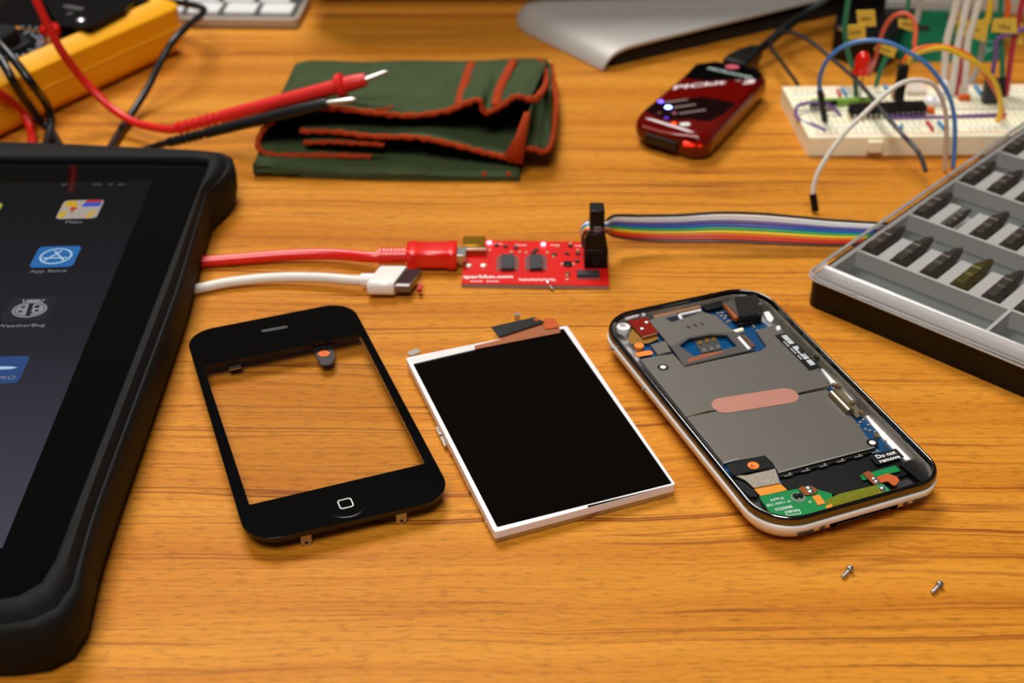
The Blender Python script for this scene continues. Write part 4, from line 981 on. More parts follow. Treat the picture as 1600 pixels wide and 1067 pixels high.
# ------------------------------------------------------------ folded cloth
def build_cloth():
    t = thing('folded_cloth', 'folded dark green cloth with rust orange stitched edges', 'cloth', at(620, 240, 0))
    def wav(n, amp, seed):
        random.seed(seed); return [random.uniform(-amp, amp) for _ in range(n)]
    def sheet(front, back, name='layer', th=1.1, rows=10, sag=0.0, mid=0.0):
        F = spline(front, 7); B = spline(back, 7) if len(back) == len(front) else None
        n = len(F); B = [B[int(i*(len(B)-1)/(n-1))] for i in range(n)] if len(B) != n else B
        rings = []
        random.seed(len(front)*7+3)
        ph = random.uniform(0, 6)
        for r in range(rows+1):
            v = r/rows
            rings.append([F[i].lerp(B[i], v)+Vector((0, 0, mid*math.sin(math.pi*v)+(.6*math.sin(i*.21+ph+v*5)+.35*math.sin(i*.5-v*9+ph*2))*math.sin(math.pi*v))) for i in range(n)])
        M = MB(); M.loft(rings, False, False, closed=False)
        return M.build(name, GREENCLOTH, t, solid=th, smooth=80)
    def hem(pts, r=1.25, name='stitched_edge'):
        P = spline(pts, 9); n = len(P)
        Q = []
        for i, p in enumerate(P): Q.append(p+Vector((0, 0, .25*math.sin(i*1.9)))+Vector((0, .3*math.cos(i*2.3), 0)))
        M = MB().tube(Q, lambda s_: r*(1+.16*math.sin(s_*n*1.3)), 8, smooth=False)
        return M.build(name, HEM, t, smooth=80)
    # lower folded pad, front edge undulating
    def yz(px, py, Y): return aty(px, py, Y)
    base = [at(397, 277, 0), at(500, 281, 0), at(600, 284, 0), at(700, 285, 0), at(812, 285, 0)]
    top = [yz(400, 249, 509), yz(500, 250, 511), yz(580, 259, 509), yz(650, 255, 509), yz(700, 262, 508), yz(812, 262, 508)]
    bw = spline([Vector((p.x, p.y, .6)) for p in base], 8)
    tw = spline(top, 7)
    N = 40
    def samp(L, k): return L[min(len(L)-1, int(round(k*(len(L)-1)/N)))]
    rings = []
    for k in range(N+1):
        b, h = samp(bw, k), samp(tw, k)
        zc = (b.z+h.z)/2; y0 = (b.y+h.y)/2-1.0
        bk = Vector((h.x+2, 590, 8 if False else 7.5)); hz = max(2.0, (h.z-b.z)/2)
        rings.append([Vector((b.x+2, 592, .4)), Vector((b.x, b.y+6, .4)), Vector((b.x, b.y+1, .9)), Vector((b.x, y0-.6, zc-hz*.3)), Vector((b.x, b.y+.8, zc+.1)),
                      Vector((b.x, y0-.2, zc+hz*.45)), Vector((h.x, h.y+.6, h.z)), Vector((h.x, h.y+8, h.z+.2)), Vector((h.x+2, 590, 6.5))])
    MB().loft([list(x) for x in zip(*rings)], False, False, closed=False).build('lower_layers', GREENCLOTH, t, solid=.8, smooth=80)
    # top layer: sweeps from the right, over, and curls down at the left
    f1 = [yz(826, 156, 523), yz(806, 151, 522), yz(783, 166, 522), yz(757, 176, 522), yz(746, 156, 522), yz(700, 173, 521), yz(640, 181, 520), yz(580, 176, 520), yz(520, 169, 520),
          yz(470, 172, 520), yz(430, 186, 520), yz(408, 208, 520), yz(404, 230, 514), yz(425, 242, 513), yz(500, 243, 513), yz(580, 245, 514), yz(660, 250, 515)]
    b1 = [at(856, 95, 13), at(842, 93, 13.5), at(820, 93, 13), at(790, 94, 13), at(760, 96, 12.5), at(720, 97, 12), at(640, 96, 12), at(570, 98, 12), at(530, 97, 12),
          at(490, 96, 12), at(472, 98, 11.5), at(463, 101, 9.5), at(462, 104, 7.5), at(468, 105, 7), at(520, 106, 7), at(590, 106, 7), at(660, 106, 7)]
    sheet(f1, b1, 'top_layer', mid=-.8)
    hem(f1[:-1])
    # middle tongue inside the fold
    f2 = [yz(470, 205, 517), yz(520, 206, 515), yz(580, 213, 513), yz(650, 215, 511), yz(700, 224, 510), yz(755, 238, 509), yz(785, 245, 508), yz(808, 252, 507), yz(818, 232, 509), yz(826, 200, 512), yz(828, 172, 514)]
    b2 = [yz(470, 160, 560), yz(520, 160, 560), yz(580, 160, 560), yz(650, 160, 560), yz(700, 160, 562), yz(755, 160, 564), yz(785, 158, 568), yz(808, 155, 570), yz(822, 150, 570), yz(832, 145, 570), yz(838, 140, 570)]
    sheet(f2, b2, 'middle_layer')
    hem(f2[:8], 1.2)
    # broad rust band rising at the right end of the middle layer
    MB().loft([[yz(788, 242, 505.4), yz(816, 257, 505.4)], [yz(804, 215, 507.6), yz(822, 215, 507.6)], [yz(819, 175, 510.6), yz(829, 175, 510.6)]], False, False, closed=False).build('rust_band', HEM, t, solid=.8)
    f3 = [yz(475, 223, 516), yz(520, 222, 514), yz(560, 224, 513), yz(600, 226, 513)]
    hem(f3, 1.0)
    sheet(f3, [p+Vector((0, 40, 2)) for p in f3], 'inner_layer')
    # right flap hanging over the edge
    f4 = [yz(815, 232, 510), yz(835, 233, 510), yz(848, 237, 511), yz(860, 228, 515)]
    b4 = [at(848, 97, 11), at(853, 98, 11), at(858, 100, 11), at(861, 103, 10)]
    sheet(f4, b4, 'side_flap', mid=1.5)
    hem([f4[0], f4[1], f4[2], f4[3], at(867, 190, 9), at(869, 160, 9), at(866, 130, 9.5), at(861, 103, 10)], 1.2)
    hem([yz(826, 156, 514), yz(842, 150, 520), at(853, 130, 14), at(850, 108, 14), at(842, 94, 13.6)], 1.5)
    # seams running back over the top
    def strap(pts, w):
        P = spline(pts, 6); L = [p+Vector((-w/2, 0, 0)) for p in P]; R_ = [p+Vector((w/2, 0, 0)) for p in P]
        MB().loft([L, R_], False, False, closed=False).build('seam_band', HEM, t, solid=.7)
    strap([yz(717, 168, 522)+Vector((0, 1, .9)), at(723, 140, 19.4), at(731, 115, 16.2), at(737, 98, 13.8)], 4.0)
    strap([yz(775, 168, 522)+Vector((0, 1, 1.0)), at(780, 140, 20.2), at(792, 115, 17), at(803, 94, 15)], 4.0)
    hem([yz(588, 174, 514)+Vector((0, 0, .8)), yz(600, 171, 516), yz(614, 166, 519)], .5)
    # two little knots on the lower pad
    for x in (757, 795): MB().lathe([(1.2, 0), (1.0, .6), (.3, .9)], Matrix.Translation(aty(x, 272, 503.5)) @ Matrix.Rotation(math.pi/2, 4, 'X'), 10).build('thread_knot', HEM, t)
build_cloth()

# ------------------------------------------------------------ test probes and leads
def build_probe(px_pts, zs, tip, m_, name, label, cord, cz, rad=3.0, flange=True):
    t = thing(name, label, 'test probe', at(*px_pts[0], 0))
    P = [at(x, y, z) for (x, y), z in zip(px_pts, zs)]
    ax = (P[-1]-P[0]); L = ax.length; a = ax.normalized()
    M4 = Matrix.Translation(P[0]) @ a.to_track_quat('Z', 'Y').to_matrix().to_4x4()
    prof = [(rad*.72, 0)]
    n = 6; rib = L*.22
    for k in range(n):
        h = 1+k*rib/n; prof += [(rad*.9, h), (rad*.9, h+rib/n*.55), (rad*.68, h+rib/n*.6), (rad*.68, h+rib/n*.95)]
    prof += [(rad*.95, rib+1.5), (rad, L*.5), (rad*1.08, L*.82)]
    if flange: prof += [(rad*1.1, L*.845), (rad*1.75, L*.855), (rad*1.8, L*.885), (rad*1.12, L*.895), (rad*1.1, L*.94)]
    prof += [(rad*1.0, L*.97), (rad*.9, L), (.6, L+.01)]
    MB().lathe(prof, M4, 20).build('handle', m_, t, smooth=40)
    T = at(*tip[0], tip[1])
    MB().tube([P[-1]-a*.5, T-(T-P[-1]).normalized()*1.5, T], lambda s_: 1.15 if s_ < .6 else 1.15*(1-(s_-.6)*1.3), 12, smooth=False).build('metal_tip', SILVER, t)
    C = [at(x, y, z) for (x, y), z in zip(cord, cz)]
    MB().tube(C+[P[0]-a*2, P[0]+a*1.5], rad*.62, 12).build('lead', m_, t)
build_probe([(275, 201), (572, 124)], [10, 33], ((607, 112), 35.5), REDWIRE, 'red_test_probe', 'red multimeter probe with metal tip resting on the green cloth',
            [(46, -22), (60, 8), (77, 44), (95, 78), (122, 115), (150, 146), (178, 172), (210, 191), (245, 200)], [66, 58, 48, 38, 25, 16, 10, 7.5, 8], rad=3.0)
build_probe([(262, 223), (512, 161)], [9, 29], ((556, 155), 31), BLACKWIRE, 'black_test_probe', 'black multimeter probe lying in front of the red probe on the cloth',
            [(150, 262), (200, 243), (235, 231)], [3, 4, 6], rad=2.4, flange=False)
def lead(name, pts, zs, r, m_, label, cat='cable', group=None, n=12):
    P = [at(x, y, z) for (x, y), z in zip(pts, zs)]
    o = MB().tube(P, r, n).build(name, m_); return tag(o, label, cat, group)
lead('black_cable', [(215, -12), (262, 1), (300, 8), (318, 14), (314, 24), (292, 42), (270, 65), (250, 98), (232, 135), (212, 168), (192, 198), (160, 252)],
     [18, 17, 18, 21, 24, 26, 24, 17, 10, 5, 2.6, 2], 1.75, BLACKWIRE, 'black cord bending sharply beside the yellow meter and the keyboard')
lead('black_lead', [(-30, 20), (-5, 62), (14, 85), (30, 104), (52, 134), (70, 158), (79, 180), (79, 198), (74, 220), (66, 250)], [44, 42, 39, 35.5, 28, 15, 8, 4, 2, 2], 1.9, BLACKWIRE,
     'black lead looping off the yellow meter, right one of the close pair', group='leads hanging over the yellow meter')
lead('black_lead', [(-30, 60), (-8, 82), (6, 100), (18, 122), (32, 146), (48, 168), (62, 188), (78, 203), (104, 246)], [42, 39, 36, 32, 23, 13, 6, 2.6, 2], 1.9, BLACKWIRE,
     'black lead looping off the yellow meter, left one of the close pair', group='leads hanging over the yellow meter')
lead('red_lead', [(-40, 128), (-5, 144), (18, 158), (34, 174), (44, 192), (50, 212), (50, 240)], [30, 24, 16, 9, 4.5, 2.4, 2], 1.9, REDWIRE, 'short stretch of red lead between yellow meter and tablet at the left edge')

# ------------------------------------------------------------ multimeter
def build_meter():
    dd = Vector((.486, .874, 0)).normalized(); nn = Vector((dd.y, -dd.x, 0))
    c0 = Vector((-162.5, 654.5, 0))            # lower right far corner of the yellow holster
    P = lambda a, b, z=0.0: c0-dd*a-nn*b+Vector((0, 0, z))
    t = thing('multimeter', 'yellow cased multimeter with black face, rotary dial and red button', 'multimeter', P(60, 40))
    L, W = 185, 92
    def R(d, z, r=9): return lift(round_poly([P(d*.8, d), P(L-d, d), P(L-d, W-d), P(d*.8, W-d)], r, 6), z)
    Y = MB().loft([R(9, .3), R(3.5, 1.6), R(.6, 5), R(0, 9), R(-.1, 14.6)], True, False)
    Y.build('holster_base', YELLOWPL, t, smooth=30)
    MB().loft([R(.1, 14.7), R(0, 24.2), R(.8, 25.2), R(8.2, 28.6), R(9.5, 28.4), R(10.2, 26.2), R(10.2, 22)], False, False).build('holster_rim', YELLOWPL, t, smooth=30)
    MB().tube(R(-.1, 14.7)+[R(-.1, 14.7)[0]], .4, 6, smooth=False).build('seam_line', mat('yellow_seam', (255, 190, 40), .5), t)
    MB().prism(round_poly([P(9, 10), P(L-10, 10), P(L-10, W-10), P(9, W-10)], 7, 6), 12, 27.3).build('face', mat('meter_face', (5, 5, 6), .25, spec=.2), t)
    ZF = 27.3
    dc = at(2, 70, ZF+.1)
    MB().lathe([(13, 0), (12.6, .9), (9, 1.2), (8.6, 6), (7.6, 7), (.2, 7)], Matrix.Translation(dc), 32).build('rotary_dial', BLACKPLASTIC, t)
    MB().prism([circle(dc, 21.5, 48), circle(dc, 20.8, 48)[::-1]], ZF, ZF+.1).build('dial_ring', mat('ring_brass', (170, 110, 24), .4), t)
    a = MB(); random.seed(8)
    for k in range(22):
        ang = math.radians(-75+k*8.4); 
        for rr in (16.5, 18.4, 24.5):
            if random.random() < .25: continue
            p = dc+Vector((rr*math.cos(ang), rr*math.sin(ang), 0))
            a.box((p.x, p.y, ZF+.06), (1.5, .9, .08), ang)
    a.build('dial_marks', mat('dial_print', (150, 155, 175), .5), t)
    p = at(14, 47, ZF+.1)
    MB().prism(capsule(at(7, 50, ZF), at(25, 44, ZF), 1.9), ZF, ZF+.1).build('orange_patch', mat('orange_patch', (214, 132, 14), .5), t)
    p = at(81, 50, ZF)
    MB().lathe([(5.6, 0), (5.6, 1.8), (4.8, 3.0), (2, 3.4), (.2, 3.4)], Matrix.Translation(p), 28).build('red_button', mat('button_red', (206, 20, 8), .25, coat=.4), t)
    MB().prism(capsule(at(63, 65, ZF), at(72, 63, ZF), .9), ZF, ZF+.1).build('small_print', mat('print_brown', (150, 66, 20), .5), t)
    # raised display hood along the far end, with keys
    hood = [P(10, 14), P(70, 14), P(78, 30), P(78, W-14), P(10, W-14)]
    q = quad([(93, 41), (140, 41), (196, 14), (214, -2), (170, -40), (60, -12)], ZF+4)
    MB().prism(round_poly(q, 4, 5), ZF, ZF+4).build('display_hood', mat('hood_black', (7, 7, 8), .25, spec=.25), t, bevel=.8)
    MB().prism(capsule(at(104, 11, ZF+4.1), at(126, 15, ZF+4.1), 1.7), ZF+4, ZF+4.6).build('hood_key', mat('key_grey', (84, 82, 80), .35), t)
    MB().prism(capsule(at(107, 23, ZF+4.1), at(112, 21, ZF+4.1), 1.0), ZF+4, ZF+4.5).build('hood_key', mat('key_grey', (84, 82, 80), .35), t)
    MB().lathe([(2.6, 0), (2.2, 1.6), (.8, 2.4)], Matrix.Translation(at(127, 36, ZF+2.6)), 18).build('hood_screw', mat('screw_pale', (176, 170, 172), .2, metal=.6), t)
build_meter()

# ------------------------------------------------------------ keyboard
def build_keyboard():
    ang = math.radians(-2.6); c = at(465, 34, 4); U = Vector((-math.cos(ang), -math.sin(ang), 0)); V = Vector((-math.sin(ang)*-1*-1, math.cos(ang), 0))
    V = Vector((-U.y, U.x, 0)); V = V if V.y > 0 else -V
    P = lambda u, v, z=0.0: Vector((c.x, c.y, 0))+U*u+V*v+Vector((0, 0, z))
    t = thing('keyboard', 'slim silver keyboard with white keys at the back of the desk', 'keyboard', P(100, 20))
    MB().prism(round_poly([P(0, 0), P(210, 0), P(210, 40), P(0, 40)], 3), .8, 5.0).build('tray', mat('keyboard_silver', (176, 164, 150), .4, metal=.3), t, bevel=.5)
    MB().prism([P(2, 4), P(208, 4), P(208, 38), P(2, 38)], 5.0, 5.05).build('key_bed', mat('key_gap', (70, 66, 64), .6), t)
    a = MB()
    W_ = mat('key_white', (226, 226, 224), .4)
    for r in range(2):
        for k in range(10):
            u = 4.5+k*19.5+r*4
            MB().prism(round_poly([P(u, 6+r*17.5), P(u+16.5, 6+r*17.5), P(u+16.5, 20.5+r*17.5), P(u, 20.5+r*17.5)], 1.2, 3), 5.05, 7.0).build('key', W_, t, bevel=.3)
build_keyboard()

# ------------------------------------------------------------ aluminium stand plate
def build_stand():
    c = at(940, 112, 0); e = at(795, 40, 0)
    V = (e-c).normalized(); U = (at(1285, 33, 0)-c).normalized()
    t = thing('aluminium_stand', 'silver grey aluminium stand plate with curved front edge at the back', 'stand', c+V*40)
    prof = [(0, .3), (.6, 2.2), (2.4, 5.0), (5.5, 7.6), (10, 9.4), (16, 10.4), (26, 10.8), (60, 11.6), (120, 12.8), (200, 14.2)]
    D = 86
    rings = []
    top, bot = [], []
    for i, (u, z) in enumerate(prof):
        a = prof[max(0, i-1)]; b = prof[min(len(prof)-1, i+1)]
        tx, tz = b[0]-a[0], b[1]-a[1]; l_ = math.hypot(tx, tz); nx, nz = -tz/l_, tx/l_
        top.append((u, z)); bot.append((max(u-nx*1.9, .0), max(z-nz*1.9, .1)))
    loop = top+bot[::-1]
    M = MB(); r0 = [c+U*u+Vector((0, 0, z)) for u, z in loop]; r1 = []
    rings = []
    for k in range(9):
        v = D*k/8; 
        rings.append([c+V*v+U*(u+(0 if k < 7 else (k-6)**2*2.0))+Vector((0, 0, z)) for u, z in loop])
    M.loft(rings, True, True)
    M.build('bent_plate', ALU, t, bevel=.5, smooth=50)
    MB().prism([c+U*9+V*3.0, c+U*190+V*3.0, c+U*190+V*(D-4), c+U*9+V*(D-4)], .2, 6.5).build('hollow_shade', mat('hollow_shade_black', (8, 6, 6), .7), t)  # black block stands in for the shade in the hollow under the plate
build_stand()

# ------------------------------------------------------------ red debugger
def build_debugger():
    t = thing('red_debugger', 'translucent dark red handheld debugger pod with blue lights', 'electronic device', at(1095, 165, 0))
    q = quad([(990, 181), (1093, 93), (1203, 112), (1104, 216)], 13.0)
    def R(d, z, r=7): return lift(round_poly(inset(q, d), r, 8), z)
    body = mat('red_translucent', (116, 8, 2), .15, spec=.4, coat=.25, var=.2, vscale=60)
    body.node_tree.nodes['Principled BSDF'].inputs['Transmission Weight'].default_value = .25
    MB().loft([R(5, 0.2), R(1.5, 1.0), R(0.2, 3.0), R(-.6, 6.5), R(-.2, 10), R(1.2, 12.4), R(3.2, 13.0)], True, True).build('body', body, t, smooth=60)
    Z = 13.02
    BL = mat('label_black', (8, 6, 8), .15, coat=.5)
    plate('black_label', [(1068, 121), (1088, 100), (1118, 96), (1180, 107), (1192, 116), (1183, 127), (1150, 124), (1100, 126)], Z+.1, .1, BL, t, r=1.5)
    plate('black_label', [(1006, 173), (1024, 160), (1060, 155), (1100, 151), (1150, 160), (1130, 178), (1108, 190), (1080, 186), (1040, 188)], Z+.1, .1, mat('label_smoke', (26, 8, 8), .15, coat=.5), t, r=1.5)
    ang = at(1195, 128, Z)-at(1048, 135, Z)
    xd = at(1184, 123.5, Z)-at(1052, 138, Z); yd = Vector((-xd.y, xd.x, 0))
    INK = mat('pink_white_ink', (238, 214, 214), .5)
    text('name_lettering', 'PICkit', 4.6, at(1050, 140, Z+.15), xd, Vector((.0, 1, 0))*1 + xd.normalized()*.35, INK, t, bold=.03, xs=1.55)
    text('name_lettering', '3', 4.6, at(1160, 131.5, Z+.15), xd, Vector((.0, 1, 0))*1 + xd.normalized()*.35, INK, t, bold=.06, xs=1.9)
    text('name_lettering', '\u2122', 2.2, at(1148, 128.5, Z+.15), xd, Vector((0, 1, 0)), INK, t, xs=1.2)
    a = MB(); A, B = at(1105, 104, Z+.15), at(1168, 118, Z+.15)
    xd2 = B-A; text('maker_lettering', 'MICROCHIP', 2.6, at(1104, 107.5, Z+.15), xd2, Vector((-xd2.y, xd2.x, 0)), mat('pale_green_ink', (176, 196, 188), .5), t, bold=.03, xs=1.12)
    MB().prism(circle(at(1144, 104.5, Z+.1), 3.3, ry=2.7), Z+.1, Z+.2).build('maker_emblem', mat('emblem_pink', (206, 86, 104), .4), t)
    for (x, y, c_, s_, r_) in ((1032.5, 159, (90, 70, 255), 5.0, 1.3), (1044, 168, (110, 140, 255), 14.0, 1.6), (1054, 177, (190, 90, 110), .4, 1.3), (1030.5, 176.5, (150, 60, 10), .3, 1.1), (1041.5, 184.5, (80, 30, 170), 1.0, 1.2), (1053, 193, (250, 80, 10), 1.5, 1.2)):
        MB().lathe([(r_, 0), (r_*.8, .35), (.2, .5)], Matrix.Translation(at(x, y, Z)), 16).build('indicator_light', mat('indicator_%d' % x, (20, 10, 20), .3, emit=c_, estr=s_), t)
    MB().prism(capsule(at(1067, 196, Z), at(1073, 195.5, Z), 1.5), Z, Z+.6).build('white_button', WHITEINK, t)
    a = MB()
    for (x0, y0, n_) in ((1041, 160, 7), (1053, 168, 7), (1064, 177, 8)):
        for k in range(n_):
            p = at(x0+k*5.2, y0-k*.75, Z+.12); a.box(p, (1.5, 1.5, .06), .1)
    a.build('light_captions', mat('caption_grey', (128, 108, 104), .5), t)
    # front end: dark socket and glowing corner
    A, B = at(1008, 214, 6), at(1056, 229, 6); dx = (B-A).normalized(); ou = Vector((dx.y, -dx.x, 0))
    f = [A+ou*.2+Vector((0, 0, -2.4)), B+ou*.2+Vector((0, 0, -2.4)), B+ou*.2+Vector((0, 0, 1.6)), A+ou*.2+Vector((0, 0, 1.6))]
    MB().loft([[p-ou*3 for p in f], f]).build('header_socket', mat('socket_black', (20, 18, 16), .5), t)
    MB().tube([at(1004, 197, 12.6), at(1040, 207, 12.7), at(1090, 213, 12.6)], .8, 8, squash=.5).build('front_ridge', mat('ridge_pink', (150, 70, 66), .2), t)
    A, B = at(1068, 224, 8), at(1096, 226, 8)
    MB().tube([A, B], 1.6, 10, smooth=False, squash=.7).build('status_glow', mat('glow_red', (200, 20, 4), .3, emit=(255, 40, 6), estr=.8), t)
build_debugger()
# its black cord and plug
def build_black_usb():
    t = thing('black_usb_cable', 'black cable with plug entering the far end of the red debugger', 'cable', at(1165, 90, 0))
    A, B = at(1152, 102, 7.5), at(1184, 79, 8)
    a = (B-A).normalized(); s_ = Vector((a.y, -a.x, 0)).normalized()
    def ring(p, w, h): return [p+s_*u*w+Vector((0, 0, v*h)) for u, v in ((-1, -1), (1, -1), (1, 1), (-1, 1))]
    MB().loft([ring(A-a*4, 6.2, 3.6), ring(A+a*3, 6.4, 3.8), ring(A+a*12, 5.4, 3.6), ring(B, 3.0, 2.8)]).build('plug', BLACKPLASTIC, t, bevel=.9)
    pts = [B-a*1, B+a*4, at(1203, 65, 9), at(1225, 45, 12), at(1262, 20, 16), at(1300, -4, 22), at(1330, -25, 26)]
    MB().tube(pts, 2.3, 12).build('cord', BLACKWIRE, t)
build_black_usb()

# ------------------------------------------------------------ breadboard
BZ = 8.5
BBQ = [(1264, 216), (1221, 135), (1700, 129), (1800, 200)]
def build_breadboard():
    c = Vector((126.8, 526.4, 0)); U = Vector((1, 0.012, 0)).normalized(); V = Vector((-U.y-.02, U.x, 0)).normalized()
    P = lambda u, v, z=0.0: c+U*u+V*v+Vector((0, 0, z))
    t = thing('breadboard', 'cream white solderless breadboard full of jumper wires', 'breadboard', P(80, 28))
    MB().prism(round_poly([P(0, 0), P(165, 0), P(165, 57), P(0, 57)], .8, 3), 0, BZ).build('body', CREAM, t, bevel=.4)
    MB().box(P(28.5, -1.0, 4.6), (6.5, 2.2, 5.4)).build('side_lug', CREAM, t, bevel=.5)
    MB().prism([P(0, 27.8), P(165, 27.8), P(165, 29.4), P(0, 29.4)], BZ, BZ+.04).build('centre_groove', mat('groove_grey', (170, 164, 150), .6), t)
    a = MB()
    for v in (3.0, 53.8): a.prism([P(3, v), P(162, v), P(162, v+.7), P(3, v+.7)], BZ, BZ+.05)
    a.build('rail_line', mat('rail_pink', (238, 160, 150), .6), t)
    a = MB()
    for v in (10.2, 47.0): a.prism([P(3, v), P(162, v), P(162, v+.6), P(3, v+.6)], BZ, BZ+.05)
    a.build('rail_line', mat('rail_blue', (160, 190, 214), .6), t)
    a = MB()
    for i in range(56):
        for v in [5.4, 8.0, 49.6, 52.2]+[14+2.54*k for k in range(5)]+[31.5+2.54*k for k in range(5)]:
            if v in (5.4, 8.0, 49.6, 52.2) and i % 6 == 5: continue
            q = P(5+i*2.75, v); a.add([q+Vector((sx*.45, sy*.45, BZ+.03)) for sx, sy in ((-1, -1), (1, -1), (1, 1), (-1, 1))], [(0, 1, 2, 3)])
    a.build('contact_holes', mat('hole_shade', (120, 112, 98), .8), t)
    return t
build_breadboard()
def chip(px0, px1, w, h, label, legs=14, name='integrated_circuit'):
    A, B = at(*px0, BZ+h), at(*px1, BZ+h)
    t = thing(name, label, 'chip', (A+B)/2-Vector((0, 0, h)))
    MB().hexa([Vector((A.x, A.y-w/2, BZ+.8)), Vector((B.x, B.y-w/2, BZ+.8)), Vector((B.x, B.y+w/2, BZ+.8)), Vector((A.x, A.y+w/2, BZ+.8))],
              [Vector((A.x, A.y-w/2+.3, BZ+h)), Vector((B.x, B.y-w/2+.3, BZ+h)), Vector((B.x, B.y+w/2-.3, BZ+h)), Vector((A.x, A.y+w/2-.3, BZ+h))]).build('chip_body', BLACKPLASTIC, t, bevel=.2)
    a = MB()
    for k in range(legs):
        p = A.lerp(B, (k+.5)/legs)
        for s_ in (-1, 1):
            a.box((p.x, p.y+s_*(w/2+.25), BZ+1.2), (1.1, .4, 2.2))
    a.build('chip_pins', SILVER, t)
    return t
chip((1330, 166), (1446, 161), 7.5, 4.6, 'long black microcontroller chip with silver pins in the breadboard middle')
chip((1266, 160), (1308, 158), 3.6, 3.4, 'small black chip at the left end of the breadboard', 6)
# green board strip behind the small chip
tag(MB().prism([at(1268, 154, BZ+3), at(1362, 151, BZ+3), at(1362, 155, BZ+3), at(1268, 158, BZ+3)], BZ+.1, BZ+3).build('pin_strip', mat('lime_strip', (128, 168, 60), .5, var=.4, vscale=700)),
    'thin lime green strip standing behind the chips on the breadboard', 'pin strip')
p = at(1333, 182, BZ)
r_ = thing('small_component', 'small black component on bent legs in front of the long chip', 'electronic part', (p.x, p.y, BZ))
MB().box((p.x, p.y, BZ+3.4), (5.0, 3.2, 4.0)).build('body', BLACKPLASTIC, r_, bevel=.3)
MB().tube([(p.x-1.5, p.y-1, BZ+2), (p.x-3, p.y-4, BZ+2.4), (p.x-3, p.y-6, BZ)], .35, 6).tube([(p.x+1.5, p.y-1, BZ+2), (p.x+2.6, p.y-4, BZ+2.4), (p.x+3, p.y-6, BZ)], .35, 6).build('legs', mat('leg_tan', (196, 150, 110), .3, metal=.5), r_)
# coloured jumpers lying flat in the board
def stub(pa, pb, c, label, r=.75, z=1.2):
    A, B = at(*pa, BZ+z), at(*pb, BZ+z)
    o = MB().tube([Vector((A.x, A.y, BZ+.1)), A, B, Vector((B.x, B.y, BZ+.1))], r, 8, smooth=False).build('short_jumper', c); tag(o, label, 'jumper wire', 'short jumpers flat on the breadboard')
JR = mat('jumper_red', (206, 60, 56), .4); JB = mat('jumper_blue', (70, 150, 200), .4); JO = mat('jumper_orange', (236, 104, 24), .4)
JP = mat('jumper_purple', (112, 74, 140), .4); JG = mat('jumper_green', (40, 120, 84), .4); JW = mat('jumper_white', (226, 218, 204), .4); JY = mat('jumper_yellow', (238, 190, 40), .4)
JBL = mat('jumper_strong_blue', (66, 122, 186), .4); JGR = mat('jumper_grey', (170, 164, 154), .4); JK = BLACKWIRE; JPK = mat('jumper_crimson', (180, 44, 60), .4); JBR = mat('jumper_coral', (222, 92, 54), .4)
stub((1309, 141), (1313, 149), JR, 'short red jumper near the left end of the breadboard back rail')
stub((1316, 139), (1322, 147), JB, 'short blue jumper beside the red one on the back rail')
stub((1283, 143), (1287, 150), JR, 'short red jumper close under the tall blue arc wire')
stub((1383, 134), (1389, 142), JB, 'short blue jumper just left of the tall black pin header')
stub((1405, 202), (1409, 196), JB, 'short blue jumper on the front rail, left of the red one')
stub((1449, 190), (1457, 201), JR, 'short red jumper on the front rail of the breadboard')
stub((1467, 190), (1475, 200), JB, 'short blue jumper on the front rail, right of the red one')
stub((1524, 133), (1532, 145), JB, 'short blue jumper on the back rail near the white wires')
stub((1501, 151), (1513, 151), JO, 'short orange jumper at the foot of the white wires', 1.4, 1.6)
stub((1444, 170), (1457, 171), JO, 'short orange jumper at the right end of the long chip', 1.5, 1.8)
# wires arching over the board
def jumper(name, px, z0, z1, r, c, label, **kw):
    P_ = wire_pts(px, z0, z1, r)
    o = MB().tube(P_, r, 10).build(name, c); tag(o, label, 'jumper wire', kw.get('group', 'jumper wires around the breadboard')); return o
def tipped(px, z0, z1, r, c, label, ends, name='jumper_wire'):
    """wire with black crimped ends as parts; ends = 's','e' or 'se'"""
    P_ = wire_pts(px, z0, z1, r); t = thing(name, label, 'jumper wire', (P_[0].x, P_[0].y, 0), 'jumper wires around the breadboard')
    MB().tube(P_, r, 10).build('insulation', c, t)
    if 's' in ends: MB().tube([P_[0], P_[0].lerp(P_[1], 1.0)], r*1.5, 8, smooth=False).build('sleeve', BLACKPLASTIC, t)
    if 'e' in ends: MB().tube([P_[-1], P_[-2]], r*1.5, 8, smooth=False).build('sleeve', BLACKPLASTIC, t)
tipped([(1289, 190), (1281, 141), (1282, 118), (1292, 95), (1312, 76), (1338, 66), (1365, 63), (1392, 68), (1420, 82), (1445, 98), (1465, 120), (1482, 148), (1490, 176), (1492, 205), (1491, 235), (1489, 262)], BZ, 1, .95, JBL,
       'tall blue wire arching over the left half of the breadboard', 's')
jumper('jumper_wire', [(1358, 118), (1366, 98), (1372, 75), (1380, 48), (1394, 27), (1412, 21), (1425, 28), (1431, 45), (1429, 70), (1432, 76)], 16, 40, .95, JBR, 'orange red wire making a tight arch behind the blue arc')
jumper('jumper_wire', [(1412, 97), (1420, 85), (1440, 75), (1468, 72), (1495, 78), (1520, 92), (1545, 125), (1562, 155), (1568, 185)], 36, BZ, .95, JO, 'orange wire arching right toward the case corner')
jumper('jumper_wire', [(1418, 97), (1425, 86), (1470, 75), (1510, 90), (1530, 102), (1552, 124), (1562, 150), (1563, 172), (1559, 190)], 36, BZ, 1.1, JY, 'yellow wire running beside the orange arch')
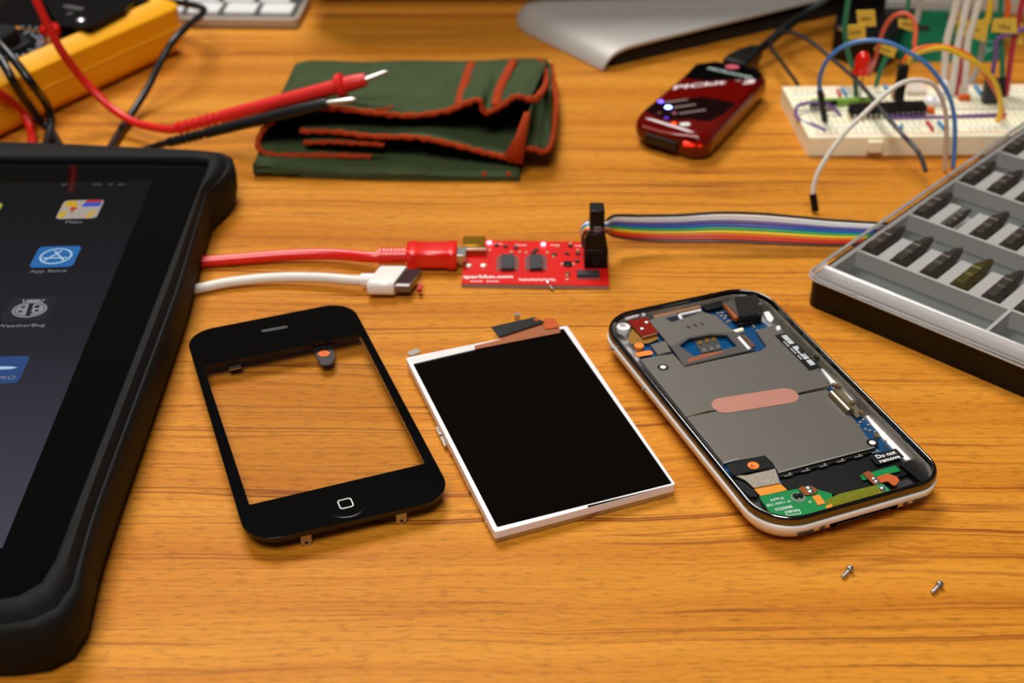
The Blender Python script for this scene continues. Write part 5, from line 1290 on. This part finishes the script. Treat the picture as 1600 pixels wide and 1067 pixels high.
tipped([(1274, 330), (1270, 303), (1276, 275), (1292, 245), (1320, 208), (1350, 178), (1380, 150), (1405, 132), (1430, 125), (1455, 130), (1470, 150), (1478, 180), (1479, 215), (1477, 245), (1476, 264)], 1, 1, .95, JW,
       'off-white wire looping from the ribbon cable over the breadboard', 's')
tipped([(1247, 134), (1241, 124), (1222, 98), (1204, 72), (1212, 60), (1234, 48)], BZ, 12, .9, JK, 'black wire dropping to the back left corner of the breadboard', '')
o = MB().tube([aty(x, y, Y) for x, y, Y in ((1200, 70, 652), (1212, 56, 650), (1232, 50, 640), (1262, 62, 618), (1300, 92, 592), (1335, 122, 568), (1362, 152, 546), (1385, 182, 528), (1412, 212, 512), (1435, 238, 505), (1447, 268, 497))], 1.0, 10).build('jumper_wire', mat('dark_grey_wire', (44, 44, 46), .35))
tag(o, 'long dark grey wire crossing over the breadboard toward the bit case', 'jumper wire', 'jumper wires around the breadboard')
jumper('jumper_wire', [(1262, 161), (1246, 166), (1244, 180), (1256, 192), (1274, 196), (1290, 205)], BZ+3, BZ, .8, JP, 'purple wire curling at the left end of the breadboard')
jumper('jumper_wire', [(1390, 183), (1420, 184), (1470, 183), (1520, 181), (1572, 179)], BZ+1, BZ+1, .8, JP, 'straight purple wire lying along the front of the long chip')
jumper('jumper_wire', [(1262, 160), (1280, 161), (1296, 164), (1314, 181)], BZ+4, BZ, .7, JP, 'short purple wire crossing the small chip')
def upright(px, Y0, Y1, r, c, label):
    n = len(px); P_ = [aty(x, y, Y0+(Y1-Y0)*i/(n-1)) for i, (x, y) in enumerate(px)]
    o = MB().tube(P_, r, 10).build('hookup_wire', c); return tag(o, label, 'wire', 'upright wires above the breadboard')
yb = at(1480, 150, BZ).y
upright([(1475, 124), (1477, 95), (1480, 62), (1490, 25), (1502, -30)], yb+12, yb+16, 1.7, JW, 'thick white upright wire, leftmost of the white group')
upright([(1486, 152), (1492, 110), (1497, 70), (1507, 25), (1520, -30)], yb, yb+10, 1.6, JW, 'thick white upright wire, second of the white group')
upright([(1506, 150), (1510, 105), (1512, 66), (1524, 22), (1540, -30)], yb, yb+10, 1.6, JW, 'thick white upright wire, third of the white group')
upright([(1515, 132), (1528, 105), (1535, 75), (1540, 40), (1548, 10), (1550, -30)], yb+14, yb+20, 1.3, JGR, 'thin grey white wire slanting right of the white group')
upright([(1493, 151), (1499, 115), (1503, 80), (1510, 30), (1520, -30)], yb+1, yb+14, 1.2, JPK, 'crimson wire rising between the white wires')
upright([(1572, 148), (1576, 118), (1582, 75), (1590, 40), (1602, -20)], yb, yb+8, 1.3, JPK, 'crimson wire rising at the right edge of the breadboard')
upright([(1566, 126), (1566, 90), (1562, 45), (1564, 0), (1564, -30)], yb+2, yb+10, 1.2, JG, 'dark green upright wire near the yellow flags on the right')
upright([(1571, 32), (1575, 10), (1570, -30)], yb+6, yb+8, 1.2, JO, 'orange wire rising behind the largest yellow flag')
upright([(1543, 36), (1547, 10), (1550, -30)], yb+8, yb+10, 1.4, JY, 'yellow upright wire above the yellow flags')
upright([(1550, 118), (1556, 85), (1560, 60), (1600, 45), (1625, 30)], yb+1, yb+4, 1.0, JP, 'thin purple wire slanting off the right edge')
upright([(1338, 150), (1335, 115), (1326, 85), (1320, 45), (1326, -5), (1328, -30)], yb, yb+8, 1.2, JG, 'green upright wire behind the red lamp')
upright([(1368, 136), (1376, 110), (1386, 88)], yb+6, yb+10, 1.1, JG, 'short slanting green wire behind the red lamp')
upright([(1416, 20), (1420, 0), (1424, -30)], yb+30, yb+32, 1.1, JG, 'green wire end above the tight orange red arch')
upright([(1431, 35), (1436, 12), (1440, -30)], yb+30, yb+32, 1.5, JGR, 'grey wire standing right of the tight orange red arch')
upright([(1356, 118), (1362, 105), (1368, 92)], yb, yb+2, 1.0, mat('jumper_salmon', (200, 120, 104), .4), 'short salmon wire beside the red lamp')
# yellow flags wrapped round wires
def flag(pts, Y, label, txt=None, tilt=0.0):
    P_ = [aty(x, y, Y+tilt*i) for i, (x, y) in enumerate(pts)]
    t = thing('wire_flag', label, 'label flag', (P_[0].x, P_[0].y, P_[0].z-6), 'yellow flags on the wires')
    bk = [p_+Vector((0, .5, 0)) for p_ in P_]
    MB().loft([bk, P_]).build('paper', mat('flag_yellow', (226, 186, 62), .55, var=.12, vscale=90), t)
    A, B, C, D = P_[0], P_[1], P_[2], P_[3]
    if txt:
        xd = (C-D).normalized(); o_ = D.lerp(C, .22)+(A-D)*.3+Vector((0, -.1, 0))
        text('flag_lettering', txt, (A-D).length*.36, o_, xd, (A-D), DARKINK, t, ex=.1, xs=1.2)
    else:
        a = MB()
        for k in range(4):
            f0 = .25+k*.14; p0 = A.lerp(B, f0).lerp(D.lerp(C, f0), .5)
            a.box(p0+Vector((0, -.25, 0)), (1.1, .15, .9))
        a.build('flag_marks', mat('faded_ink', (150, 120, 40), .6), t)
flag([(1338, 17), (1367, 16), (1369, 41), (1341, 42)], yb+10, 'yellow paper flag, highest one at the left of the wires')
flag([(1321, 40), (1352, 38), (1353, 60), (1323, 63)], yb+6, 'yellow paper flag on the green wire left of the red lamp')
flag([(1404, 30), (1436, 31), (1428, 50), (1404, 42)], yb+34, 'yellow paper flag behind the tight orange red arch')
flag([(1372, 68), (1402, 76), (1396, 91), (1366, 78)], yb+20, 'tilted yellow paper flag under the tight orange red arch')
flag([(1488, 16), (1502, 18), (1500, 38), (1485, 36)], yb+15, 'narrow yellow flag on the leftmost white wire')
flag([(1498, 34), (1546, 30), (1540, 66), (1494, 52)], yb+6, 'wide yellow flag across the white wires')
flag([(1552, 30), (1588, 28), (1590, 53), (1549, 50)], yb+2, 'yellow flag lettered Vbe at the right of the wires', 'Vbe')
flag([(1562, 52), (1600, 36), (1598, 70), (1564, 62)], yb+5, 'creased yellow flag under the lettered one at the right edge')
flag([(1412, 96), (1428, 86), (1424, 98), (1414, 104)], yb+14, 'small yellow flag at the top of the tall pin header')
# red lamp
def build_lamp():
    Y = at(1344, 152, BZ).y; top = aty(1346, 80, Y); bot = aty(1345, 114, Y)
    t = thing('red_led', 'large round topped red lamp standing on thin legs on the breadboard', 'led', (top.x, Y, BZ))
    r = 3.3; h = top.z-bot.z
    MB().lathe([(r+.5, 0), (r+.5, 1.2), (r, 1.3), (r, h*.62), (r*.85, h*.82), (r*.45, h*.96), (.1, h)], Matrix.Translation((bot.x, Y, bot.z)), 24).build('lens', mat('lens_red', (214, 14, 4), .15, coat=.6, emit=(200, 20, 5), estr=.15), t)
    MB().tube([(bot.x-1.2, Y, bot.z), (bot.x-1.2, Y, BZ)], .3, 6, smooth=False).tube([(bot.x+1.2, Y, bot.z), (bot.x+1.2, Y, BZ)], .3, 6, smooth=False).build('legs', JG, t)
build_lamp()
# tall black pin header, black plug, clear parts
Y = at(1412, 156, BZ).y; h1 = aty(1412, 102, Y)
o = MB().box((h1.x, Y, (BZ+h1.z)/2), (4.4, 3.4, h1.z-BZ)).build('pin_header', BLACKPLASTIC, bevel=.3, base=(h1.x, Y, BZ)); tag(o, 'tall narrow black pin header standing in the breadboard middle', 'pin header')
Y = at(1552, 160, BZ).y; h1 = aty(1552, 124, Y)
o = MB().box((h1.x, Y, (BZ+h1.z)/2), (6.4, 5, h1.z-BZ)).build('black_socket', mat('socket_grey_black', (38, 38, 42), .4), bevel=.4, base=(h1.x, Y, BZ)); tag(o, 'square dark grey socket under the yellow wires on the breadboard', 'socket')
Y = at(1567, 150, BZ).y
o = MB().tube([aty(1567, 150, Y), aty(1566, 122, Y)], 1.4, 10, smooth=False).build('black_sleeve', BLACKPLASTIC); tag(o, 'thin black sleeve at the foot of the dark green wire', 'sleeve')
Y = at(1399, 153, BZ).y; h1 = aty(1399, 140, Y)
o = MB().box((h1.x, Y, (BZ+h1.z)/2), (2.6, 2.4, max(2, h1.z-BZ))).build('amber_capacitor', mat('amber_cap', (206, 128, 30), .35), bevel=.5, base=(h1.x, Y, BZ)); tag(o, 'small amber capacitor left of the tall black header', 'capacitor')
for (x, y, r_1, z_) in ((1478, 131, 2.4, 8), (1471, 147, 2.0, 5), (1456, 157, 3.0, 4), (1468, 158, 2.2, 4)):
    Y = at(x, y+6, BZ).y; p = aty(x, y, Y)
    o = MB().lathe([(r_1*.8, 0), (r_1, .6), (r_1, 2.2), (r_1*.6, 3.4), (.2, 3.8)], Matrix.Translation((p.x, Y, max(BZ, p.z-2))), 16).build('clear_led', mat('clear_led_lens', (236, 236, 236), .1, spec=.8, coat=.8))
    tag(o, {1478: 'small clear led under the blue arc, highest of the cluster', 1471: 'small clear led just below the highest one', 1456: 'largest clear led beside the right end of the long chip', 1468: 'clear led between the largest one and the off-white wire'}[x], 'led', 'clear leds at the right end of the long chip')
# clear small crystal/square behind chip
o = MB().prism(round_poly([at(1416, 150, BZ), at(1446, 149, BZ), at(1442, 134, BZ), at(1418, 134, BZ)], 1.2, 4), BZ, BZ+2.2).build('white_square_part', mat('frosted_white', (226, 208, 196), .4), bevel=.4); tag(o, 'frosted white square part behind the long chip', 'electronic part')

# ------------------------------------------------------------ green circuit board and black box behind
def build_green_board():
    t = thing('green_circuit_board', 'green circuit board with pale tracks leaning behind the breadboard', 'circuit board', at(1460, 90, 0))
    # leaning board: near edge low, far edge high
    A, B = aty(1392, 84, 640), aty(1560, 96, 640); C, D = aty(1580, 8, 672), aty(1392, 8, 672)
    B = aty(1555, 104, 632); A = aty(1418, 108, 632)
    A2 = aty(1380, 52, 650)
    top = [A, B, aty(1572, 60, 648), C, D, A2]
    nrm = (B-A).cross(D-A).normalized()
    if nrm.z < 0: nrm = -nrm
    green = mat('green_board_mask', (16, 96, 62), .3, var=.5, vscale=180)
    MB().loft([[p-nrm*1.6 for p in top], top]).build('board', green, t)
    a = MB(); random.seed(21)
    U_, V_ = (B-A), (D-A)
    for k in range(150):
        u, v = random.uniform(.08, .95), random.uniform(.06, .95); p = A+U_*u+V_*v+nrm*.1
        w_, h_ = random.choice(((1.2, .5), (.8, .8), (4.5, .45), (6, .4), (1.5, 1.0)))
        ang_ = random.choice((.6, .6, -.3, 0)); du = (U_.normalized()*math.cos(ang_)+V_.normalized()*math.sin(ang_))
        dv = nrm.cross(du)
        a.add([p-du*w_-dv*h_, p+du*w_-dv*h_, p+du*w_+dv*h_, p-du*w_+dv*h_], [(0, 1, 2, 3)])
    a.build('board_tracks', mat('track_pale', (104, 160, 136), .35), t)
    for u, v, s_ in ((.25, .62, 9), (.62, .3, 7), (.7, .75, 8)):
        p = A+U_*u+V_*v
        MB().box(p+nrm*1, (s_, s_*.8, 2)).build('board_chip', mat('chip_green_black', (14, 30, 26), .35), t, bevel=.2)
    for u in (.05, .93):
        p = A+U_*u+V_*.08
        MB().tube([p-nrm*.8, Vector((p.x, p.y, .2))], 1.6, 8, smooth=False).build('standoff', SILVER, t)
        p = A+U_*u+V_*.92
        MB().tube([p-nrm*.8, Vector((p.x, p.y, .2))], 1.6, 8, smooth=False).build('standoff', SILVER, t)
build_green_board()
t = thing('black_power_block', 'black power block standing between cable and green board', 'power block', at(1335, 95, 0))
qb = [aty(1296, 84, 655), aty(1368, 112, 636), aty(1392, 92, 642), aty(1392, 10, 690), aty(1302, 6, 694)]
f0 = at(1296, 88, 0); f1 = at(1372, 114, 0); f2 = at(1394, 96, 0)
MB().prism(round_poly([at(1298, 90, 0), at(1370, 116, 0), at(1395, 98, 0), Vector((215, 684, 0)), Vector((172, 688, 0))], 3, 4), 0, 16).build('housing', BLACKPLASTIC, t, bevel=1.0)
MB().prism(circle(at(1315, 46, 16), 2.2), 16, 17).build('bright_stud', SILVER, t)
o = MB().prism([at(1385, 1, 20), at(1640, 2, 20), at(1645, -7, 20), at(1385, -8, 20)], 13, 20).build('grey_metal_tray', ALU, bevel=.8); tag(o, 'grey metal slab edge showing above the green circuit board', 'tray')
